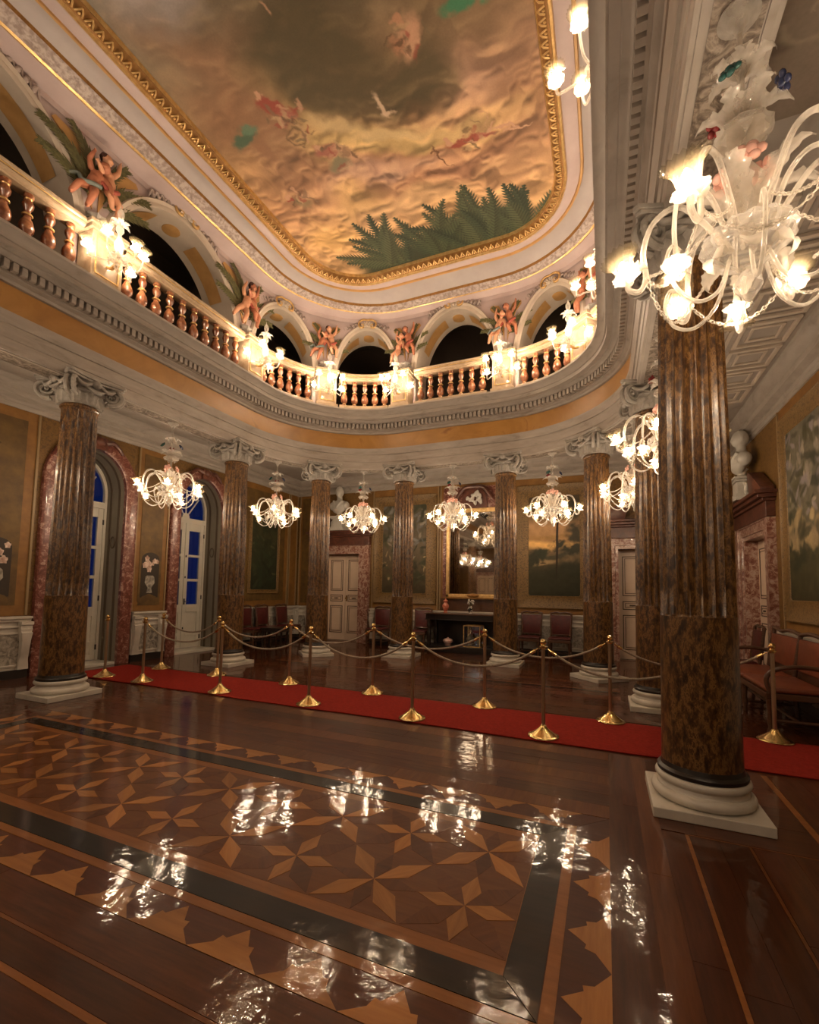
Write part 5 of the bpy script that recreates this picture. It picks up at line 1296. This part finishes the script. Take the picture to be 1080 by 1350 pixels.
def p_sunset(X, Y):
    wx, wy = fbm(X*3, Y*3, 2)-.5, fbm(X*3, Y*3, 7)-.5; U, V = X+.2*wx, Y+.16*wy
    c = bands(V, [(0,(.02,.02,.01)),(.55,(.035,.033,.016)),(.75,(.06,.045,.02)),(.86,(.20,.13,.06)),(.98,(.10,.07,.035)),(1.1,(.14,.09,.045)),(1.2,(.66,.38,.13)),(1.28,(.72,.42,.14)),(1.36,(.36,.20,.08)),(1.7,(.40,.23,.11)),(2.0,(.11,.075,.035)),(2.5,(.06,.04,.02))])
    c = dab(c, U, V, .1, 1.45, .7, .05, .08, (.30,.17,.06), .5, .8); c = dab(c, U, V, -.3, .82, .3, .05, .1, (.28,.19,.09), .4, .9); c = dab(c, U, V, .0, .95, .35, .05, .1, (.05,.045,.025), .4, .9)
    for a in ((-.3,1.02,.17,.15,.0,(.03,.033,.016),.35),(-.5,.85,.14,.22,.0,(.03,.03,.015),.35),(.35,.5,.4,.38,.2,(.025,.025,.012),.4),(-.1,.35,.5,.3,.0,(.03,.028,.013),.4),(.45,1.13,.3,.10,.2,(.028,.028,.014),.5),(.12,1.22,.2,.09,.2,(.032,.03,.015),.5),(.35,2.1,.4,.25,.0,(.03,.028,.014),.5),(.5,1.5,.18,.3,.0,(.035,.03,.015),.6)): c = dab(c, X+.25*(fbm(X*8, Y*8, 3)-.5), Y+.25*(fbm(X*8, Y*8, 6)-.5), *a)
    c = dab(c, X+.02*wx, Y, .08, 1.4, .028, .95, -.02, (.022,.014,.008), .2); c = dab(c, X, Y, -.25, .80, .07, .013, 0, (.02,.015,.01), .3)
    return c*(.75+.5*fbm(X*9, Y*9, 8))[..., None]
def leafy(sd, pal, n, hw, h, ground):
    def f(X, Y):
        rn = random.Random(sd); wx, wy = fbm(X*3, Y*3, sd)-.5, fbm(X*3, Y*3, sd+4)-.5
        c = bands(Y+.4*wy, ground); P, Q = X+.10*wx+.05*(fbm(X*12, Y*12, sd+1)-.5), Y+.10*wy+.05*(fbm(X*12, Y*12, sd+2)-.5)
        for k in range(n):
            col, lo, hi, sz = pal[k % len(pal)]
            c = dab(c, P, Q, rn.uniform(-hw, hw), rn.uniform(lo, hi)*h, sz*rn.uniform(.5, 1.3), sz*rn.uniform(.2, .5), rn.uniform(0, 3.1), np.array(col)*rn.uniform(.6, 1.3), .4, rn.uniform(.6, .95))
        return c*(.7+.6*fbm(X*10, Y*10, sd+8))[..., None]
    return f
gy, gr_, st_, sl_, ol_ = (.26,.22,.165), (.03,.032,.014), (.30,.22,.11), (.13,.125,.115), (.06,.055,.024)
p_bird = leafy(41, [(gr_,.0,1,.16),(gy,.25,.95,.08),(ol_,0,1,.12),(sl_,.55,1,.10),(gr_,.2,1,.10),(st_,.1,.5,.07)], 150, .66, 2.44, [(0,(.04,.03,.014)),(.6,(.07,.05,.024)),(1.3,(.10,.075,.045)),(2.4,(.075,.065,.04))])
p_big = leafy(47, [(gr_,.2,1,.22),(gy,.42,.98,.12),(ol_,0,1,.16),(gy,.42,.85,.09),((.20,.17,.17),.5,1,.12),(gr_,.3,1,.12),(st_,.3,.48,.14)], 420, 1.98, 2.41, [(0,(.035,.03,.012)),(.5,(.055,.05,.02)),(.72,(.06,.055,.02)),(.80,(.26,.19,.10)),(1.0,(.24,.18,.10)),(1.08,(.10,.085,.05)),(2.4,(.11,.095,.065))])
p_forest = leafy(53, [(gr_,0,1,.16),((.02,.028,.012),0,1,.2),(ol_,.2,1,.08)], 70, .52, 2.05, [(0,(.014,.018,.008)),(1,(.024,.028,.012)),(2.1,(.05,.042,.016))])
picture('F', 1.98, .60, 1.42, 3.86, p_sunset, 'sunset landscape painting with a tall dark tree, above two red chairs', 'band', .05, .3)
picture('F', -1.98, .66, 1.42, 3.86, p_bird, 'dark painting of pale birds in foliage, behind a column by the door', 'band', .05, .28)
picture('R', 6.1, 1.98, 1.45, 3.86, p_big, 'large painting of pale birds in foliage above the red settee', 'band', .05, .3, 300)
picture('L', 9.95, .52, 1.45, 3.5, p_forest, 'dark green forest painting on the window wall above the red chairs', 'band', .05, .10, 90)

# ------------------------------------------------------------------ gilt mirror with crest over the console table
mr = empty('mirror', (0,0,0), 0, 'tall gilt-framed mirror above the black console table', 'mirror'); mr.matrix_world = wall_M('F', 0)
MB().box(-.66, .66, .04, .055, 1.42, 3.56).build('mirror_glass', M['mirror'], mr, 0)
q = MB()
for a in ((-.74,-.655,1.34,3.66),(.655,.74,1.34,3.66),(-.74,.74,1.34,1.43),(-.74,.74,3.55,3.66)): q.box(a[0], a[1], .02, .10, a[2], a[3])
q.build('frame', M['gold'], mr, 0, .015)
q = MB()
for a in ((-.665,-.645,1.42,3.57),(.645,.665,1.42,3.57),(-.66,.66,1.42,1.44),(-.66,.66,3.545,3.565)): q.box(a[0], a[1], .05, .085, a[2], a[3])
q.box(-.79, .79, .0, .13, 1.31, 1.345); q.ell((0,.12,1.40), (.16,.03,.05), 12, 8); q.build('gilt_beading', M['gold_dark'], mr, 0)
cr = MB()
for sx in (-1, 1): cr.tube(crom([(0,.10,4.22),(sx*.24,.10,4.20),(sx*.40,.09,4.02),(sx*.52,.09,3.86),(sx*.72,.08,3.80),(sx*.76,.08,3.70)]), .05, 8)
cr.prism([(-.36,3.66),(.36,3.66),(.30,4.05),(.15,4.18),(-.15,4.18),(-.30,4.05)], -.07, -.0, Matrix.Rotation(PI/2, 4, 'X')); cr.build('carved_crest', M['darkmarble'], mr, 40)
sg = MB(); rn2 = random.Random(8)
for k in range(26): sg.ell((rn2.uniform(-.2,.2), .11, rn2.uniform(3.74,4.1)), (rn2.uniform(.03,.06), .035, rn2.uniform(.03,.06)), 8, 6)
me = bake(sg, 'crest_relief', .016, 2); me.materials.append(M['bust']); link('crest_relief', me, mr)
MB().box(-.9, .9, .0, .03, 1.0, 1.31).build('back_board', M['mahog'], mr, 0)

# console table
def console():
    t = empty('console_table', (0, 10.98, 0), 0, 'long black console table with turned pale-fronted legs under the mirror', 'table')
    w_, d_ = 1.02, .33
    MB().box(-w_-.04, w_+.04, -d_-.03, d_+.02, .925, .955).build('table_top', M['mahog'], t, 0, .008)
    q = MB(); q.box(-w_, w_, -d_, d_-.02, .80, .924); q.box(-w_-.015, w_+.015, -d_-.015, d_, .79, .808); q.build('apron', M['ebony'], t, 0, .006)
    for x in (-w_+.07, w_-.07):
        for y in (-d_+.06, d_-.08):
            l = MB(); l.lathe([(.05,.16),(.055,.18),(.04,.22),(.05,.30),(.06,.42),(.05,.52),(.035,.58),(.05,.62),(.055,.66),(.04,.70),(.055,.79)], 16, c=(x, y, 0)); l.build('leg', M['ebony'], t)
    q = MB(); q.box(-w_, w_, -d_, d_-.02, .06, .16); q.box(-w_+.03, w_-.03, -d_+.03, d_-.04, .0, .06); q.build('lower_shelf', M['ebony'], t, 0, .008)
    MB().box(-w_+.04, w_-.04, d_-.06, d_-.03, .16, .79).build('back_panel', M['ebony'], t, 0)
console()
def pot(name, prof, mat, loc, label, cat, fn=None):
    o = MB().lathe(prof, 28, fn=fn).build(name, mat, None, loc=loc); return tag(o, label, cat)
vz = empty('vase', (-.60, 10.95, .957), 0, 'coral red porcelain vase at the end of the console table', 'vase')
MB().lathe([(.05,0),(.055,.015),(.035,.03),(.06,.08),(.085,.15),(.08,.20),(.045,.24),(.04,.265),(.065,.29),(.05,.295)], 28).build('body', M['porc_red'], vz); MB().lathe([(.06,.292),(.055,.31),(.02,.33),(.018,.345),(.004,.36)], 24).build('lid', M['porc_red'], vz)
vb = empty('vase', (.04, 10.95, .957), 0, 'small black and white vase with flowers in the middle of the console table', 'vase')
MB().lathe([(.04,0),(.045,.01),(.03,.02),(.055,.07),(.065,.11),(.05,.15),(.035,.17),(.045,.185),(.04,.186)], 28).build('body', M['porc_black'], vb)
q = MB(); q2 = MB(); rn3 = random.Random(2)
for k in range(16):
    a, r = rn3.uniform(0, 6.28), rn3.uniform(.01, .085); z = rn3.uniform(.24, .34); q.ell((r*math.cos(a), r*math.sin(a), z), (.026,.026,.022), 8, 6, fn=lambda d: 1+.2*math.sin(5*math.atan2(d.y, d.x))); q2.tube([(0,0,.16), (r*math.cos(a), r*math.sin(a), z)], .004, 5)
q.build('flower', M['bust'], vb, 60)['kind'] = 'stuff'; q2.build('stems', M['palm'], vb)
# display box and objects on the lower shelf
db = empty('display_case', (.14, 10.93, .162), 0, 'gilt-edged glass display case on the lower shelf of the console table', 'display case')
q = MB()
for x in (-.21, .19): q.box(x, x+.02, -.20, -.18, 0, .52); q.box(x, x+.02, .16, .18, 0, .52)
for z in (0, .50): q.box(-.19, .19, -.20, -.18, z, z+.02); q.box(-.19, .19, .16, .18, z, z+.02); q.box(-.21, -.19, -.18, .16, z, z+.02); q.box(.19, .21, -.18, .16, z, z+.02)
q.build('frame', M['gold'], db, 0, .003)
MB().box(-.20, .20, -.193, -.187, .02, .5).build('glass_front', M['pane'], db, 0); MB().box(-.20, .20, .165, .175, .02, .5).build('back_mirror', M['mirror'], db, 0); MB().box(-.20, .20, -.17, .16, .002, .02).build('floor_board', M['mahog'], db, 0)
for k, (x, s_, lab) in enumerate(((-.095, .92, 'small gilded covered dish inside the glass display case, farther from the pole'), (.105, .72, 'smaller gilded covered dish inside the glass display case, next to the stanchion pole'))):
    o = MB().lathe([(.06*s_,0),(.065*s_,.01),(.02*s_,.03),(.02*s_,.06),(.09*s_,.13),(.095*s_,.16),(.07*s_,.20),(.03*s_,.24),(.012*s_,.27),(.003,.285)], 24, fn=lambda a, k, r, z: (r*(1+.04*math.sin(8*a)), z)).build('gilded_dish', M['gold'], None, loc=(.14+x, 10.93, .184)); tag(o, lab, 'dish', 'gilded dishes in the display case')
pot('porcelain_bowl', [(.07,0),(.075,.01),(.05,.02),(.10,.06),(.125,.11),(.12,.135),(.09,.16),(.03,.175),(.02,.195),(.004,.20)], M['porc_pink'], (-.50, 10.86, .162), 'pale pink lidded porcelain bowl on the lower shelf of the console table', 'bowl')

# ------------------------------------------------------------------ chairs
def make_chair():
    r = empty('chair', (0,0,0), 0, 'x', 'chair', 'red leather chairs along the walls')
    q = MB(); q.box(-.24, .24, -.25, .23, .45, .49); q.build('seat', M['leather'], r, 60, .018)
    q = MB(); q.box(-.235, .235, .17, .215, .56, 1.0, Matrix.Rotation(-.10, 4, 'X')); q.build('backrest', M['leather'], r, 60, .015)
    q = MB(); q.box(-.25, .25, -.26, .235, .385, .448); q.build('seat_frame', M['mahog'], r, 0, .006)
    for x in (-.215, .215):
        MB().lathe([(.018,0),(.024,.02),(.016,.05),(.026,.12),(.020,.20),(.028,.28),(.03,.385)], 12, c=(x, -.225, 0)).build('leg', M['mahog'], r)
        MB().tube([(x,.25,0),(x,.215,.4),(x,.24,.62),(x*1.08,.30,1.03)], .024, 8).build('rear_leg', M['mahog'], r)
    q = MB(); q.tube(crom([(-.25,.30,1.01),(-.12,.30,1.045),(0,.30,1.03),(.12,.30,1.045),(.25,.30,1.01)]), .022, 8); q.tube([(-.22,.245,.53),(.22,.245,.53)], .018, 8); q.build('crest_rail', M['mahog'], r)
    q = MB(); q.tube([(-.215,-.22,.14),(-.215,.23,.14)], .014, 8); q.tube([(.215,-.22,.14),(.215,.23,.14)], .014, 8); q.tube([(-.215,0,.14),(.215,0,.14)], .014, 8); q.build('stretcher', M['mahog'], r)
    return r
c0 = make_chair()
chs = [(-5.12, 9.12, PI/2, 'red leather chair on the window wall, first from the column, partly hidden'), (-5.12, 9.75, PI/2, 'red leather chair on the window wall, middle one under the green painting'), (-5.12, 10.55, PI/2, 'red leather chair on the window wall, next to the corner of the hall'),
       (-2.52, 10.98, 0, 'red leather chair beside the cream door, under the bird painting'), (-1.32, 10.98, 0, 'red leather chair between the column and the console table'),
       (1.48, 10.98, 0, 'red leather chair under the sunset painting, closer to the mirror'), (2.15, 10.98, 0, 'red leather chair under the sunset painting, farther from the mirror')]
for k, (x, y, rz, l) in enumerate(chs): place(c0 if k == 0 else copy_tree(c0), (x, y, 0), rz, l)
tb = empty('side_table', (-4.55, 9.3, 0), .2, 'low black side table in front of the red chairs by the window wall', 'table')
MB().box(-.30, .30, -.22, .22, .48, .515).build('table_top', M['ebony'], tb, 0, .008); MB().box(-.27, .27, -.19, .19, .42, .478).build('apron', M['ebony'], tb, 0, .004)
for x in (-.25, .25):
    for y in (-.17, .17): MB().lathe([(.018,0),(.026,.03),(.018,.06),(.026,.2),(.02,.3),(.03,.42)], 10, c=(x, y, 0)).build('leg', M['ebony'], tb)
# long settee on the wall side
se = empty('settee', (5.06, 7.30, 0), -PI/2, 'long rust red leather settee with dark wooden frame along the wall', 'settee')
W2 = 1.02
for k in range(2):
    a = -W2+k*W2; MB().box(a+.015, a+W2-.015, -.31, .26, .44, .50).build('seat', M['leather2'], se, 60, .025)
    MB().box(a+.03, a+W2-.03, .20, .25, .60, 1.0, Matrix.Rotation(-.10, 4, 'X')).build('backrest', M['leather2'], se, 60, .02)
MB().box(-W2+.02, W2-.02, .255, .275, .46, 1.0, Matrix.Rotation(-.10, 4, 'X')).build('back_board', M['mahog'], se, 0, .004)
q = MB(); q.box(-W2, W2, -.32, .26, .37, .438); q.build('seat_frame', M['mahog'], se, 0, .008)
for x in (-W2+.03, 0, W2-.03):
    MB().lathe([(.022,0),(.03,.02),(.02,.06),(.032,.14),(.024,.22),(.034,.30),(.036,.37)], 12, c=(x, -.28, 0)).build('leg', M['mahog'], se)
    MB().tube([(x,.27,0),(x,.24,.4),(x,.27,.65),(x,.335,1.03)], .028, 8).build('rear_leg', M['mahog'], se)
pts = [(x, .335, 1.02+.035*abs(math.sin(x*PI/1.02*1.5))) for x in [-W2+2*W2*i/40 for i in range(41)]]
MB().tube(pts, .026, 8).build('crest_rail', M['mahog'], se)
for sx in (-1, 1): MB().tube(crom([(sx*W2,.26,.72),(sx*W2,.0,.74),(sx*W2,-.22,.70),(sx*W2,-.31,.60),(sx*W2,-.28,.44)]), .026, 8).build('arm', M['mahog'], se)
q = MB(); q.tube([(-W2+.03,-.02,.14),(W2-.03,-.02,.14)], .018, 8)
for x in (-W2+.03, 0, W2-.03): q.tube([(x,-.28,.14),(x,.25,.14)], .018, 8)
q.build('stretcher', M['mahog'], se)
# small armchair turned against the wall beside the settee
ac = copy_tree(c0); place(ac, (5.03, 8.72, 0), -PI/2, 'red leather chair between the settee and the marble door surround')

# ------------------------------------------------------------------ marble busts on their pedestals over the doors
def bust_mesh(beard):
    q = MB()
    def head(d):
        r = 1.0; x, y, z = d
        g = lambda cx, cz, s, a: a*math.exp(-((x-cx)**2+(z-cz)**2)/s)*(1 if y > 0 else 0)
        r += g(0, -.08, .012, .20)+g(0, -.28, .02, .03)+g(0, .22, .06, .03)
        r -= g(.30, .05, .018, .09)+g(-.30, .05, .018, .09)
        r += g(0, -.62, .05, .06)+g(.0, -.42, .012, .03)-g(0, -.50, .004, .04)
        if beard: r += g(0, -.70, .12, .16)+.03*math.sin(14*x)*math.sin(11*z)*(1 if y > 0 and z < -.35 else 0)
        if y < .25 and z > -.5: r += .07+.02*math.sin(16*x)*math.cos(13*z)
        if z > .55: r += .04+.02*math.sin(18*x+3*y)
        return r
    q.ell((0,.01,.46), (.088,.105,.125), 40, 30, fn=head)
    for sx in (-1, 1): q.ell((sx*.092,0,.455), (.014,.022,.032), 8, 6)
    q.tube([(0,-.01,.20),(0,-.005,.30),(0,.0,.40)], [.085,.062,.060], 16)
    q.ell((0,.0,.15), (.235,.115,.125), 24, 14); q.ell((0,.035,.08), (.175,.09,.13), 20, 12)
    for sx in (-1, 1): q.ell((sx*.17,0,.14), (.085,.09,.10), 14, 10)
    q.tube([(-.12,.07,.25),(-.03,.115,.15),(.03,.118,.05)], [.03,.025,.015], 8); q.tube([(.12,.07,.25),(.03,.115,.15),(-.02,.118,.05)], [.03,.025,.015], 8)
    q.lathe([(.06,-.06),(.055,-.02),(.09,.02)], 20)
    me = bake(q, 'bust', .0085, 2); me.materials.append(M['bust']); return me
def bust(side, u, beard, label, sc=1.35, rz=0):
    b = empty('bust', (0,0,0), 0, label, 'bust'); b.matrix_world = wall_M(side, u) @ Matrix.Translation((0, .20, 3.19)) @ Matrix.Rotation(rz, 4, 'Z')
    q = MB(); q.box(-.24, .24, -.16, .16, 0.0, .07); q.box(-.19, .19, -.13, .13, .07, .13); q.box(-.16, .16, -.11, .11, .13, .34); q.box(-.20, .20, -.14, .14, .34, .38); q.box(-.24, .24, -.17, .17, .38, .42)
    for sx in (-1, 1): q.tube(crom([(sx*.16,0,.32),(sx*.25,.0,.25),(sx*.24,0,.14),(sx*.32,0,.07)]), .035, 8)
    q.build('pedestal', M['bust'], b, 0, .008)
    MB().lathe([(.10,.42),(.105,.44),(.07,.46),(.055,.49),(.08,.52)], 24).build('socle', M['bust'], b)
    o = link('figure', bust_mesh(beard), b, (0,0,.56)); o.scale = (sc,)*3
bust('F', -4.0, True, 'white marble bust of a bearded man over the cream double door', 1.25)
bust('R', DY, False, 'white marble bust of a man seen from the side, over the door by the settee', 1.25)
